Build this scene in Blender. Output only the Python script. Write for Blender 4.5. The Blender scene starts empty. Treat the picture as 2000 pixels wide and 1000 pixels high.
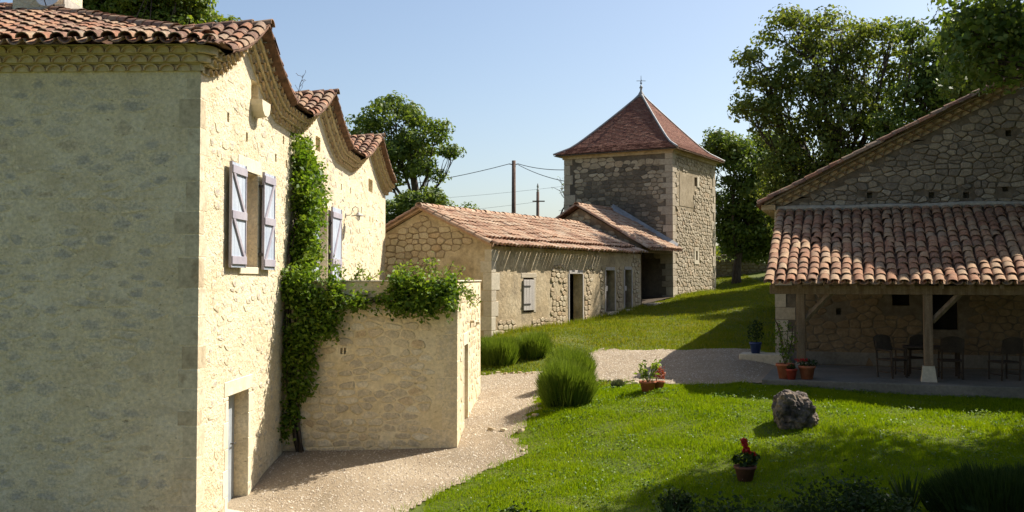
import bpy, bmesh, math, random
import numpy as np
from mathutils import Matrix, Vector, noise

# ---------------------------------------------------------------- camera, sky, sun
SC = bpy.context.scene
COL = SC.collection
R = math.radians
CZ = 4.0                      # eye height above the cellar-door sill
F, HY = 1950.0, 545.0         # focal length / horizon measured on the photograph (2000 px wide)
PITCH = R(2.0)

cam_d = bpy.data.cameras.new('camera')
cam_d.sensor_width = 36.0
cam_d.lens = F / 2000 * 36
cam_d.shift_y = (HY - 500) / 2000 - math.tan(PITCH) * F / 2000
cam_d.clip_end = 3000
cam = bpy.data.objects.new('camera', cam_d)
COL.objects.link(cam)
cam.location = (0, 0, CZ)
cam.rotation_euler = (R(90) + PITCH, 0, 0)
SC.camera = cam

SUN_AZ, SUN_EL = R(31), R(47)          # azimuth measured from +X towards +Y
sdir = Vector((math.cos(SUN_AZ) * math.cos(SUN_EL), math.sin(SUN_AZ) * math.cos(SUN_EL), math.sin(SUN_EL)))
world = bpy.data.worlds.new('World')
SC.world = world
world.use_nodes = True
wn = world.node_tree
wn.nodes.clear()
wo = wn.nodes.new('ShaderNodeOutputWorld')
bg = wn.nodes.new('ShaderNodeBackground')
sky = wn.nodes.new('ShaderNodeTexSky')
sky.sky_type = 'NISHITA'
sky.sun_disc = False
sky.sun_elevation = SUN_EL
sky.sun_rotation = R(90) - SUN_AZ
sky.altitude = 100
sky.air_density = 1.0
sky.dust_density = 1.9
sky.ozone_density = 1.0
bg.inputs['Strength'].default_value = 0.085
wn.links.new(sky.outputs[0], bg.inputs['Color'])
wn.links.new(bg.outputs[0], wo.inputs['Surface'])

sun_d = bpy.data.lights.new('sun', 'SUN')
sun_d.energy = 5.0
sun_d.angle = R(0.53)
sun_d.color = (1.0, 0.94, 0.84)
sun = bpy.data.objects.new('sun', sun_d)
COL.objects.link(sun)
sun.rotation_euler = sdir.to_track_quat('Z', 'Y').to_euler()
sun.location = (20, 10, 40)

SC.view_settings.view_transform = 'Standard'
SC.view_settings.look = 'None'
SC.view_settings.exposure = 0.88
SC.view_settings.gamma = 1.0
SC.view_settings.use_curve_mapping = False
SC.render.engine = 'CYCLES'
SC.cycles.max_bounces = 6
SC.cycles.transparent_max_bounces = 4

random.seed(7)
RNG = np.random.default_rng(11)


def at(x, y, Z):
    """point at depth Z seen at photo pixel (x, y)"""
    return Vector(((x - 1000) / F * Z, Z, CZ + (HY - y) / F * Z))


def proj(p):
    if p[1] < 0.5:
        return (-9999, -9999)
    return (1000 + F * p[0] / p[1], HY - F * (p[2] - CZ) / p[1])


# ---------------------------------------------------------------- materials
def new_mat(name):
    m = bpy.data.materials.new(name)
    m.use_nodes = True
    nt = m.node_tree
    nt.nodes.clear()
    out = nt.nodes.new('ShaderNodeOutputMaterial')
    return m, nt, out


def ramp(nt, stops):
    r = nt.nodes.new('ShaderNodeValToRGB')
    el = r.color_ramp.elements
    while len(el) < len(stops):
        el.new(0.5)
    for e, (p, c) in zip(el, stops):
        e.position = p
        e.color = (c[0], c[1], c[2], 1)
    return r


def noise_tex(nt, pos, scale, detail=5, rough=0.55, stretch=None):
    n = nt.nodes.new('ShaderNodeTexNoise')
    n.inputs['Scale'].default_value = scale
    n.inputs['Detail'].default_value = detail
    n.inputs['Roughness'].default_value = rough
    if stretch:
        mp = nt.nodes.new('ShaderNodeMapping')
        mp.inputs['Scale'].default_value = stretch
        nt.links.new(pos, mp.inputs['Vector'])
        pos = mp.outputs[0]
    nt.links.new(pos, n.inputs['Vector'])
    return n


def surf(name, stops, scale=1.5, fine=9.0, fine_amt=0.35, rough=0.9, bump=0.35, bscale=25.0, bdist=0.02,
         rand=None, rand_amt=0.6, stain=None, stain_scale=0.7, stain_lo=0.55, stain_hi=0.7, spec=0.2,
         stretch=None, stain_stretch=None, bump2=None, stain_amt=1.0, edge_fade=None, pits=None):
    """general weathered surface: broad noise ramp, fine mottling, optional per-piece colour and stains, relief"""
    m, nt, out = new_mat(name)
    L = nt.links
    geo = nt.nodes.new('ShaderNodeNewGeometry')
    pos = geo.outputs['Position']
    b = nt.nodes.new('ShaderNodeBsdfPrincipled')
    b.inputs['Roughness'].default_value = rough
    b.inputs['Specular IOR Level'].default_value = spec
    n1 = noise_tex(nt, pos, scale, 6, 0.6, stretch)
    r1 = ramp(nt, stops)
    L.new(n1.outputs['Fac'], r1.inputs['Fac'])
    colr = r1.outputs['Color']
    if rand:
        oi = nt.nodes.new('ShaderNodeObjectInfo')
        ad = nt.nodes.new('ShaderNodeMath')
        ad.operation = 'ADD'
        L.new(oi.outputs['Random'], ad.inputs[0])
        L.new(geo.outputs['Random Per Island'], ad.inputs[1])
        fr = nt.nodes.new('ShaderNodeMath')
        fr.operation = 'FRACT'
        L.new(ad.outputs[0], fr.inputs[0])
        rr = ramp(nt, rand)
        rr.color_ramp.interpolation = 'LINEAR'
        L.new(fr.outputs[0], rr.inputs['Fac'])
        mx = nt.nodes.new('ShaderNodeMix')
        mx.data_type = 'RGBA'
        mx.inputs['Factor'].default_value = rand_amt
        L.new(colr, mx.inputs['A'])
        L.new(rr.outputs['Color'], mx.inputs['B'])
        colr = mx.outputs['Result']
    if stain:
        n3 = noise_tex(nt, pos, stain_scale, 7, 0.62, stain_stretch)
        r3 = ramp(nt, [(stain_lo, (0, 0, 0)), (stain_hi, (stain_amt,) * 3)])
        sf = n3.outputs['Fac']
        if edge_fade:      # mortar smeared over the rim of each stone, bare stone towards its middle
            tc = nt.nodes.new('ShaderNodeTexCoord')
            mp = nt.nodes.new('ShaderNodeMapping')
            mp.inputs['Location'].default_value = (-1, -1, 0)
            mp.inputs['Scale'].default_value = (2, 2, 0)
            L.new(tc.outputs['Generated'], mp.inputs['Vector'])
            vl = nt.nodes.new('ShaderNodeVectorMath')
            vl.operation = 'LENGTH'
            L.new(mp.outputs[0], vl.inputs[0])
            ma = nt.nodes.new('ShaderNodeMath')
            ma.operation = 'MULTIPLY_ADD'
            L.new(vl.outputs['Value'], ma.inputs[0])
            ma.inputs[1].default_value = edge_fade
            L.new(sf, ma.inputs[2])
            ms = nt.nodes.new('ShaderNodeMath')
            ms.operation = 'SUBTRACT'
            L.new(ma.outputs[0], ms.inputs[0])
            ms.inputs[1].default_value = edge_fade * .55
            sf = ms.outputs[0]
        L.new(sf, r3.inputs['Fac'])
        mx = nt.nodes.new('ShaderNodeMix')
        mx.data_type = 'RGBA'
        L.new(r3.outputs['Color'], mx.inputs['Factor'])
        L.new(colr, mx.inputs['A'])
        mx.inputs['B'].default_value = (*stain, 1)
        colr = mx.outputs['Result']
    if pits:               # small weathered holes and cracks in the mortar
        n4 = noise_tex(nt, pos, pits[0], 3, 0.6, (.75, .75, 1.5))
        r4 = ramp(nt, [(pits[1], (0, 0, 0)), (pits[2], (pits[3],) * 3)])
        L.new(n4.outputs['Fac'], r4.inputs['Fac'])
        mx = nt.nodes.new('ShaderNodeMix')
        mx.data_type = 'RGBA'
        L.new(r4.outputs['Color'], mx.inputs['Factor'])
        L.new(colr, mx.inputs['A'])
        mx.inputs['B'].default_value = (0.24, 0.18, 0.11, 1)
        colr = mx.outputs['Result']
    n2 = noise_tex(nt, pos, fine, 8, 0.7)
    r2 = ramp(nt, [(0.25, (1 - fine_amt,) * 3), (0.75, (1 + fine_amt * 0.6,) * 3)])
    L.new(n2.outputs['Fac'], r2.inputs['Fac'])
    mu = nt.nodes.new('ShaderNodeMix')
    mu.data_type = 'RGBA'
    mu.blend_type = 'MULTIPLY'
    mu.inputs['Factor'].default_value = 1.0
    L.new(colr, mu.inputs['A'])
    L.new(r2.outputs['Color'], mu.inputs['B'])
    L.new(mu.outputs['Result'], b.inputs['Base Color'])
    nb = noise_tex(nt, pos, bscale, 6, 0.65)
    bp = nt.nodes.new('ShaderNodeBump')
    bp.inputs['Strength'].default_value = bump
    bp.inputs['Distance'].default_value = bdist
    h = nb.outputs['Fac']
    if bump2:
        nb2 = noise_tex(nt, pos, bump2[0], 3, 0.5)
        ma = nt.nodes.new('ShaderNodeMath')
        ma.operation = 'MULTIPLY_ADD'
        L.new(nb2.outputs['Fac'], ma.inputs[0])
        ma.inputs[1].default_value = bump2[1]
        L.new(h, ma.inputs[2])
        h = ma.outputs[0]
    L.new(h, bp.inputs['Height'])
    L.new(bp.outputs[0], b.inputs['Normal'])
    L.new(b.outputs[0], out.inputs['Surface'])
    return m


def leaf_mat(name, stops, transl=0.35, rough=0.55, tl=None, nscale=1.2, spec=0.3):
    m, nt, out = new_mat(name)
    L = nt.links
    geo = nt.nodes.new('ShaderNodeNewGeometry')
    n1 = noise_tex(nt, geo.outputs['Position'], nscale, 3)
    ad = nt.nodes.new('ShaderNodeMath')
    ad.operation = 'MULTIPLY_ADD'
    L.new(geo.outputs['Random Per Island'], ad.inputs[0])
    ad.inputs[1].default_value = 0.55
    mu = nt.nodes.new('ShaderNodeMath')
    mu.operation = 'MULTIPLY'
    L.new(n1.outputs['Fac'], mu.inputs[0])
    mu.inputs[1].default_value = 0.55
    L.new(mu.outputs[0], ad.inputs[2])
    r = ramp(nt, stops)
    L.new(ad.outputs[0], r.inputs['Fac'])
    b = nt.nodes.new('ShaderNodeBsdfPrincipled')
    b.inputs['Roughness'].default_value = rough
    b.inputs['Specular IOR Level'].default_value = spec
    L.new(r.outputs['Color'], b.inputs['Base Color'])
    t = nt.nodes.new('ShaderNodeBsdfTranslucent')
    g = nt.nodes.new('ShaderNodeMix')
    g.data_type = 'RGBA'
    g.blend_type = 'MULTIPLY'
    g.inputs['Factor'].default_value = 1.0
    L.new(r.outputs['Color'], g.inputs['A'])
    g.inputs['B'].default_value = (*(tl or (1.3, 1.25, 0.5)), 1)
    L.new(g.outputs['Result'], t.inputs['Color'])
    ms = nt.nodes.new('ShaderNodeMixShader')
    ms.inputs[0].default_value = transl
    L.new(b.outputs[0], ms.inputs[1])
    L.new(t.outputs[0], ms.inputs[2])
    L.new(ms.outputs[0], out.inputs['Surface'])
    return m


M = {}
M['render'] = surf('pale_lime_render', [(0.3, (0.69, 0.565, 0.36)), (0.5, (0.79, 0.665, 0.445)), (0.7, (0.83, 0.725, 0.53))],
                   scale=1.3, fine=16, fine_amt=0.36, bump=0.9, bscale=11, bdist=0.06, stain=(0.50, 0.40, 0.25),
                   stain_scale=0.9, stain_lo=0.54, stain_hi=0.78, stain_amt=0.6, stain_stretch=(1, 1, 2.6), bump2=(35, 0.35), pits=(13, .64, .74, .75))
M['house_stone'] = surf('flush_limestone', [(0.35, (0.50, 0.45, 0.37)), (0.6, (0.68, 0.59, 0.44))], scale=5, fine=22,
                        fine_amt=0.5, bump=0.8, bscale=16, bdist=0.05,
                        rand=[(0, (0.47, 0.42, 0.35)), (0.3, (0.57, 0.50, 0.40)), (0.75, (0.74, 0.64, 0.46)), (1, (0.58, 0.45, 0.28))],
                        rand_amt=0.7, stain=(0.78, 0.655, 0.435), stain_scale=13, stain_lo=0.40, stain_hi=0.62, stain_stretch=(.6, .6, 1.5), edge_fade=.42)
M['ter_render'] = surf('warm_lime_render', [(0.3, (0.66, 0.53, 0.31)), (0.5, (0.76, 0.63, 0.40)), (0.7, (0.81, 0.71, 0.50))],
                       scale=1.6, fine=12, fine_amt=0.3, bump=0.5, bscale=9, bdist=0.05, stain=(0.42, 0.29, 0.14),
                       stain_scale=1.6, stain_lo=0.58, stain_hi=0.8, stain_amt=0.6, bump2=(35, 0.35), pits=(9, .62, .74, .7))
M['ter_stone'] = surf('warm_flush_stone', [(0.35, (0.50, 0.42, 0.30)), (0.6, (0.66, 0.57, 0.41))], scale=5, fine=20, fine_amt=0.4, bump=0.6, bscale=16, bdist=0.04,
                      rand=[(0, (0.46, 0.39, 0.29)), (0.4, (0.66, 0.55, 0.37)), (0.8, (0.80, 0.72, 0.55)), (1, (0.54, 0.36, 0.17))], rand_amt=0.7,
                      stain=(0.74, 0.61, 0.39), stain_scale=9, stain_lo=0.52, stain_hi=0.7, edge_fade=.25)
M['quoin'] = surf('worn_quoin', [(0.35, (0.54, 0.44, 0.28)), (0.6, (0.72, 0.62, 0.42))], scale=2.2, fine=12, fine_amt=0.4,
                  bump=0.4, bscale=16, bdist=0.03, rand=[(0, (0.40, 0.31, 0.20)), (0.4, (0.60, 0.51, 0.36)), (1, (0.68, 0.60, 0.44))],
                  rand_amt=0.55, stain=(0.30, 0.20, 0.11), stain_scale=3.5, stain_lo=0.56, stain_hi=0.72, stain_amt=.6)
M['cornice'] = surf('cornice_mortar', [(0.35, (0.55, 0.44, 0.26)), (0.65, (0.66, 0.55, 0.35))], scale=3, fine=16, fine_amt=0.3,
                    bump=0.35, bscale=20, bdist=0.02)
M['cornice_tile'] = surf('cornice_tile_clay', [(0.35, (0.50, 0.36, 0.20)), (0.65, (0.62, 0.49, 0.30))], scale=5, fine=20,
                         fine_amt=0.3, bump=0.25, rand=[(0, (0.46, 0.30, 0.17)), (1, (0.66, 0.54, 0.34))], rand_amt=0.5)
M['tile_old'] = surf('old_canal_tile', [(0.3, (0.10, 0.065, 0.05)), (0.5, (0.26, 0.13, 0.08)), (0.72, (0.38, 0.25, 0.15))],
                     scale=7, fine=28, fine_amt=0.45, bump=0.4, bscale=40, bdist=0.01,
                     rand=[(0, (0.09, 0.06, 0.05)), (0.25, (0.20, 0.11, 0.08)), (0.5, (0.34, 0.15, 0.08)), (0.75, (0.36, 0.25, 0.15)), (1, (0.24, 0.20, 0.15))],
                     rand_amt=0.55, stain=(0.36, 0.31, 0.21), stain_scale=9, stain_lo=0.55, stain_hi=0.72)
M['tile_porch'] = surf('porch_canal_tile', [(0.3, (0.16, 0.085, 0.055)), (0.5, (0.36, 0.185, 0.105)), (0.72, (0.50, 0.35, 0.21))],
                       scale=7, fine=28, fine_amt=0.4, bump=0.4, bscale=40, bdist=0.01,
                       rand=[(0, (0.14, 0.085, 0.065)), (0.2, (0.31, 0.135, 0.075)), (0.5, (0.42, 0.235, 0.135)), (0.8, (0.50, 0.37, 0.22)), (1, (0.38, 0.30, 0.21))],
                       rand_amt=0.5, stain=(0.20, 0.16, 0.11), stain_scale=2.6, stain_lo=0.5, stain_hi=0.68, stain_amt=.65)
M['tile_barn'] = surf('sun_bleached_tile', [(0.3, (0.28, 0.16, 0.10)), (0.5, (0.43, 0.265, 0.165)), (0.72, (0.52, 0.40, 0.28))],
                      scale=5, fine=24, fine_amt=0.35, bump=0.35, bscale=40, bdist=0.01,
                      rand=[(0, (0.22, 0.12, 0.085)), (0.3, (0.42, 0.22, 0.135)), (0.65, (0.52, 0.36, 0.235)), (1, (0.56, 0.46, 0.34))],
                      rand_amt=0.5, stain=(0.26, 0.20, 0.14), stain_scale=1.8, stain_lo=0.54, stain_hi=0.74, stain_amt=.6)
M['sheet'] = surf('tile_bedding', [(0.35, (0.10, 0.06, 0.04)), (0.65, (0.24, 0.13, 0.08))], scale=6, fine=20, bump=0.4)
M['tower_tile'] = surf('flat_clay_tile', [(0.3, (0.12, 0.05, 0.036)), (0.55, (0.19, 0.085, 0.056)), (0.75, (0.27, 0.145, 0.10))],
                       scale=3.0, fine=22, fine_amt=0.4, bump=0.4, bscale=30, bdist=0.01,
                       rand=[(0, (0.13, 0.052, 0.04)), (0.5, (0.22, 0.092, 0.062)), (1, (0.30, 0.165, 0.115))], rand_amt=0.5)
M['lead'] = surf('lead_flashing', [(0.3, (0.22, 0.22, 0.22)), (0.7, (0.38, 0.38, 0.37))], rough=0.6, spec=0.4, bump=0.15)
M['mortar'] = surf('grey_mortar', [(0.3, (0.34, 0.31, 0.26)), (0.7, (0.46, 0.42, 0.35))], scale=3, bump=0.4)
M['ochre'] = surf('ochre_old_render', [(0.3, (0.38, 0.28, 0.16)), (0.5, (0.50, 0.39, 0.24)), (0.72, (0.56, 0.46, 0.31))], scale=0.9,
                  fine=7, fine_amt=0.42, bump=0.6, bscale=9, bdist=0.04, stain=(0.24, 0.19, 0.125), stain_scale=1.1,
                  stain_lo=0.52, stain_hi=0.72, stain_amt=0.75, bump2=(40, 0.25))
M['joint'] = surf('earth_joint', [(0.3, (0.20, 0.14, 0.08)), (0.7, (0.33, 0.25, 0.16))], scale=2.5, fine=15, bump=0.5)
M['rubble_warm'] = surf('warm_rubble', [(0.35, (0.42, 0.32, 0.19)), (0.65, (0.56, 0.46, 0.31))], scale=5, fine=16, fine_amt=0.4,
                        bump=0.6, bscale=18, bdist=0.03,
                        rand=[(0, (0.36, 0.27, 0.17)), (0.4, (0.52, 0.42, 0.27)), (0.7, (0.60, 0.51, 0.36)), (1, (0.46, 0.30, 0.16))], rand_amt=0.6)
M['tower_stone'] = surf('tower_rubble', [(0.35, (0.36, 0.29, 0.20)), (0.65, (0.50, 0.42, 0.30))], scale=2.5, fine=12, fine_amt=0.4,
                        bump=0.6, bscale=14, bdist=0.04,
                        rand=[(0, (0.28, 0.23, 0.16)), (0.4, (0.44, 0.36, 0.25)), (0.75, (0.54, 0.46, 0.34)), (1, (0.44, 0.31, 0.19))], rand_amt=0.6)
M['tower_dark'] = surf('dark_rubble', [(0.35, (0.11, 0.095, 0.075)), (0.55, (0.20, 0.165, 0.12)), (0.75, (0.33, 0.27, 0.19))], scale=1.2, fine=9,
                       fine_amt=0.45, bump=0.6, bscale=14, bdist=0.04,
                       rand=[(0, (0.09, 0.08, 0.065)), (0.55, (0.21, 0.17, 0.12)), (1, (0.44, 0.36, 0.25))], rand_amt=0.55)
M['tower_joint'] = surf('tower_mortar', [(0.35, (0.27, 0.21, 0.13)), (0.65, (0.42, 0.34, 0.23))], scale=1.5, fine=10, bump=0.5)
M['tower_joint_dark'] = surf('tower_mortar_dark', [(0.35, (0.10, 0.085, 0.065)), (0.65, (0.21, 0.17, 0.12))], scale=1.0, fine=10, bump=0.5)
M['ashlar'] = surf('pale_ashlar', [(0.35, (0.50, 0.43, 0.31)), (0.65, (0.62, 0.54, 0.40))], scale=2.5, fine=12, fine_amt=0.3, bump=0.35,
                   rand=[(0, (0.40, 0.32, 0.23)), (1, (0.64, 0.57, 0.44))], rand_amt=0.5)
M['tower_quoin'] = surf('tower_quoin', [(0.35, (0.38, 0.31, 0.22)), (0.65, (0.54, 0.46, 0.34))], scale=2.5, fine=12, fine_amt=0.35, bump=0.4,
                        rand=[(0, (0.30, 0.24, 0.17)), (1, (0.58, 0.50, 0.38))], rand_amt=0.5)
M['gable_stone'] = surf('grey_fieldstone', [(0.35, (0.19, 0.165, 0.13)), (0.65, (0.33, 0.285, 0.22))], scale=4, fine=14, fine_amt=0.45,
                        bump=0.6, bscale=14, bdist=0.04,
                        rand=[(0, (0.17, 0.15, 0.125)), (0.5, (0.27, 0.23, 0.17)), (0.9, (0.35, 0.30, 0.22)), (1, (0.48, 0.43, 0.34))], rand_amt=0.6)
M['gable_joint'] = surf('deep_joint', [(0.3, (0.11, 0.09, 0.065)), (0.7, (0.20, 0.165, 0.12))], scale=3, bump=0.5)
M['wood_old'] = surf('weathered_wood', [(0.35, (0.17, 0.11, 0.07)), (0.65, (0.28, 0.20, 0.13))], scale=3, stretch=(4, 4, 0.4), fine=30, bump=0.3)
M['wood_grey'] = surf('silvered_wood', [(0.35, (0.40, 0.36, 0.32)), (0.65, (0.54, 0.49, 0.44))], scale=3, stretch=(5, 5, 0.4), fine=30, bump=0.3)
M['wood_dark'] = surf('dark_wood', [(0.35, (0.05, 0.035, 0.025)), (0.65, (0.09, 0.065, 0.045))], scale=3, fine=30, bump=0.3)
M['lilac'] = surf('lilac_grey_paint', [(0.35, (0.33, 0.30, 0.34)), (0.65, (0.41, 0.375, 0.40))], scale=2, fine=25, fine_amt=0.15, bump=0.1, rough=0.6, spec=0.35)
M['blue_door'] = surf('faded_blue_paint', [(0.35, (0.32, 0.35, 0.37)), (0.65, (0.40, 0.43, 0.44))], scale=2, fine=25, fine_amt=0.15, bump=0.1, rough=0.6)
M['lilac_panel'] = surf('pale_blue_grey_paint', [(0.35, (0.38, 0.43, 0.50)), (0.65, (0.47, 0.51, 0.56))], scale=2, fine=25, fine_amt=0.15, bump=0.1, rough=0.6)
M['iron'] = surf('dark_iron', [(0.35, (0.03, 0.028, 0.026)), (0.65, (0.07, 0.06, 0.05))], scale=8, rough=0.55, bump=0.2, spec=0.4)
M['zinc'] = surf('dull_zinc', [(0.35, (0.30, 0.28, 0.25)), (0.65, (0.42, 0.39, 0.35))], scale=8, rough=0.5, bump=0.1, spec=0.5)
M['white'] = surf('white_enamel', [(0.35, (0.70, 0.69, 0.66)), (0.65, (0.78, 0.77, 0.74))], scale=4, rough=0.45, bump=0.05, fine_amt=0.1, spec=0.4)
M['black'] = surf('black_void', [(0.35, (0.015, 0.013, 0.012)), (0.65, (0.03, 0.026, 0.022))], scale=4, bump=0.1)
M['pole'] = surf('creosote_pole', [(0.35, (0.11, 0.07, 0.055)), (0.65, (0.18, 0.12, 0.09))], scale=4, bump=0.2)
M['wire'] = surf('cable', [(0.35, (0.08, 0.08, 0.09)), (0.65, (0.11, 0.11, 0.12))], bump=0.0)
M['terracotta'] = surf('terracotta', [(0.35, (0.36, 0.11, 0.055)), (0.65, (0.46, 0.17, 0.09))], scale=6, fine=30, fine_amt=0.25, bump=0.15)
M['red_glaze'] = surf('red_pot', [(0.35, (0.34, 0.05, 0.035)), (0.65, (0.42, 0.08, 0.05))], scale=6, fine=30, fine_amt=0.2, bump=0.1, rough=0.6)
M['blue_glaze'] = surf('blue_pot', [(0.35, (0.025, 0.045, 0.14)), (0.65, (0.035, 0.06, 0.19))], scale=6, fine=30, fine_amt=0.15, bump=0.05, rough=0.5, spec=0.4)
M['dark_pot'] = surf('shade_toned_clay', [(0.35, (0.14, 0.06, 0.04)), (0.65, (0.21, 0.095, 0.06))], scale=6, fine=30, fine_amt=0.3, bump=0.15)  # clay colour darkened to stand in for the shade around the pot
M['soil'] = surf('soil', [(0.35, (0.05, 0.035, 0.022)), (0.65, (0.09, 0.065, 0.04))], scale=12, bump=0.6)
M['boulder'] = surf('grey_boulder', [(0.36, (0.045, 0.038, 0.034)), (0.52, (0.15, 0.12, 0.10)), (0.70, (0.40, 0.30, 0.21))], scale=3.4, fine=14, fine_amt=0.5,
                    bump=0.9, bscale=10, bdist=0.06)
M['concrete'] = surf('porch_slab', [(0.35, (0.17, 0.155, 0.125)), (0.65, (0.25, 0.225, 0.185))], scale=1.2, fine=14, bump=0.25)
M['gravel'] = surf('pale_gravel', [(0.35, (0.32, 0.245, 0.16)), (0.65, (0.42, 0.335, 0.23))], scale=0.7, fine=38, fine_amt=0.5, bump=0.8, bscale=45, bdist=0.03,
                   stain=(0.22, 0.175, 0.115), stain_scale=0.8, stain_lo=0.52, stain_hi=0.74, stain_amt=0.6, stain_stretch=(1.6, .6, 1))
M['pebble'] = surf('pebbles', [(0.35, (0.42, 0.35, 0.27)), (0.65, (0.55, 0.48, 0.39))], scale=2, fine=30, bump=0.2,
                   rand=[(0, (0.20, 0.145, 0.095)), (0.5, (0.41, 0.325, 0.225)), (1, (0.66, 0.58, 0.46))], rand_amt=0.8)
M['earth'] = surf('turf_soil', [(0.3, (0.06, 0.085, 0.012)), (0.55, (0.10, 0.125, 0.018)), (0.75, (0.17, 0.14, 0.05))], scale=0.5, fine=12, fine_amt=0.4, bump=0.7, bscale=20, bdist=0.04)
M['bark'] = surf('bark', [(0.35, (0.05, 0.038, 0.028)), (0.65, (0.11, 0.085, 0.065))], scale=3, stretch=(4, 4, 1), fine=20, bump=0.8, bscale=20, bdist=0.03)
M['twig'] = surf('bare_twig', [(0.35, (0.10, 0.08, 0.075)), (0.65, (0.16, 0.13, 0.12))], scale=3, bump=0.2)
M['grass'] = leaf_mat('lawn_blades', [(0.15, (0.10, 0.175, 0.003)), (0.5, (0.17, 0.265, 0.006)), (0.85, (0.26, 0.32, 0.018))], transl=0.5, spec=.05, nscale=0.7, tl=(1.25, 1.2, 0.35))
M['grass_far'] = leaf_mat('slope_blades', [(0.15, (0.11, 0.16, 0.008)), (0.5, (0.185, 0.235, 0.014)), (0.85, (0.29, 0.26, 0.045))], transl=0.4, spec=.12, nscale=0.45, tl=(1.2, 1.15, 0.35))
M['oak'] = leaf_mat('oak_leaf', [(0.15, (0.055, 0.10, 0.02)), (0.5, (0.105, 0.16, 0.032)), (0.85, (0.17, 0.215, 0.05))], transl=0.45)
M['oak_light'] = leaf_mat('light_oak_leaf', [(0.15, (0.07, 0.105, 0.02)), (0.5, (0.13, 0.17, 0.035)), (0.85, (0.20, 0.225, 0.06))], transl=0.5)
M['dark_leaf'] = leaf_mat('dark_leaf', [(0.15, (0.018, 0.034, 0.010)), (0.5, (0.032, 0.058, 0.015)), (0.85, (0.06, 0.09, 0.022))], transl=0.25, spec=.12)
M['bush_leaf'] = leaf_mat('laurel_leaf', [(0.15, (0.06, 0.105, 0.016)), (0.5, (0.125, 0.19, 0.026)), (0.85, (0.24, 0.27, 0.05))], transl=0.5)
M['creeper'] = leaf_mat('creeper_leaf', [(0.15, (0.045, 0.10, 0.010)), (0.5, (0.105, 0.185, 0.018)), (0.85, (0.20, 0.27, 0.035))], transl=0.45, spec=.25)
M['young'] = leaf_mat('young_leaf', [(0.15, (0.09, 0.15, 0.02)), (0.5, (0.17, 0.24, 0.035)), (0.85, (0.25, 0.31, 0.06))], transl=0.45)
M['lavender'] = leaf_mat('lavender_stems', [(0.15, (0.075, 0.125, 0.014)), (0.5, (0.125, 0.19, 0.022)), (0.85, (0.19, 0.25, 0.045))], transl=0.35, spec=.15)
M['sage'] = leaf_mat('grey_green_stems', [(0.15, (0.07, 0.09, 0.05)), (0.5, (0.11, 0.13, 0.075)), (0.85, (0.16, 0.18, 0.11))], transl=0.2)
M['petal'] = leaf_mat('red_petals', [(0.15, (0.35, 0.012, 0.012)), (0.5, (0.50, 0.02, 0.02)), (0.85, (0.60, 0.05, 0.04))], transl=0.3, tl=(1, 0.6, 0.6))
M['daisy'] = leaf_mat('daisy_petals', [(0.15, (0.65, 0.65, 0.55)), (0.85, (0.8, 0.8, 0.72))], transl=0.2, tl=(1, 1, 1))


# ---------------------------------------------------------------- mesh helpers
def setp(o, label=None, cat=None, group=None, kind=None):
    if label:
        o['label'] = label
    if cat:
        o['category'] = cat
    if group:
        o['group'] = group
    if kind:
        o['kind'] = kind
    return o


def link(o, parent=None):
    COL.objects.link(o)
    if parent is not None:
        o.parent = parent
        if parent.type == 'EMPTY':
            o.matrix_parent_inverse = Matrix.Translation(-Vector(parent.location))
    return o


def root(name, loc, label, cat, group=None):
    o = bpy.data.objects.new(name, None)
    o.empty_display_size = 0.3
    o.location = loc
    COL.objects.link(o)
    return setp(o, label, cat, group)


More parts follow.
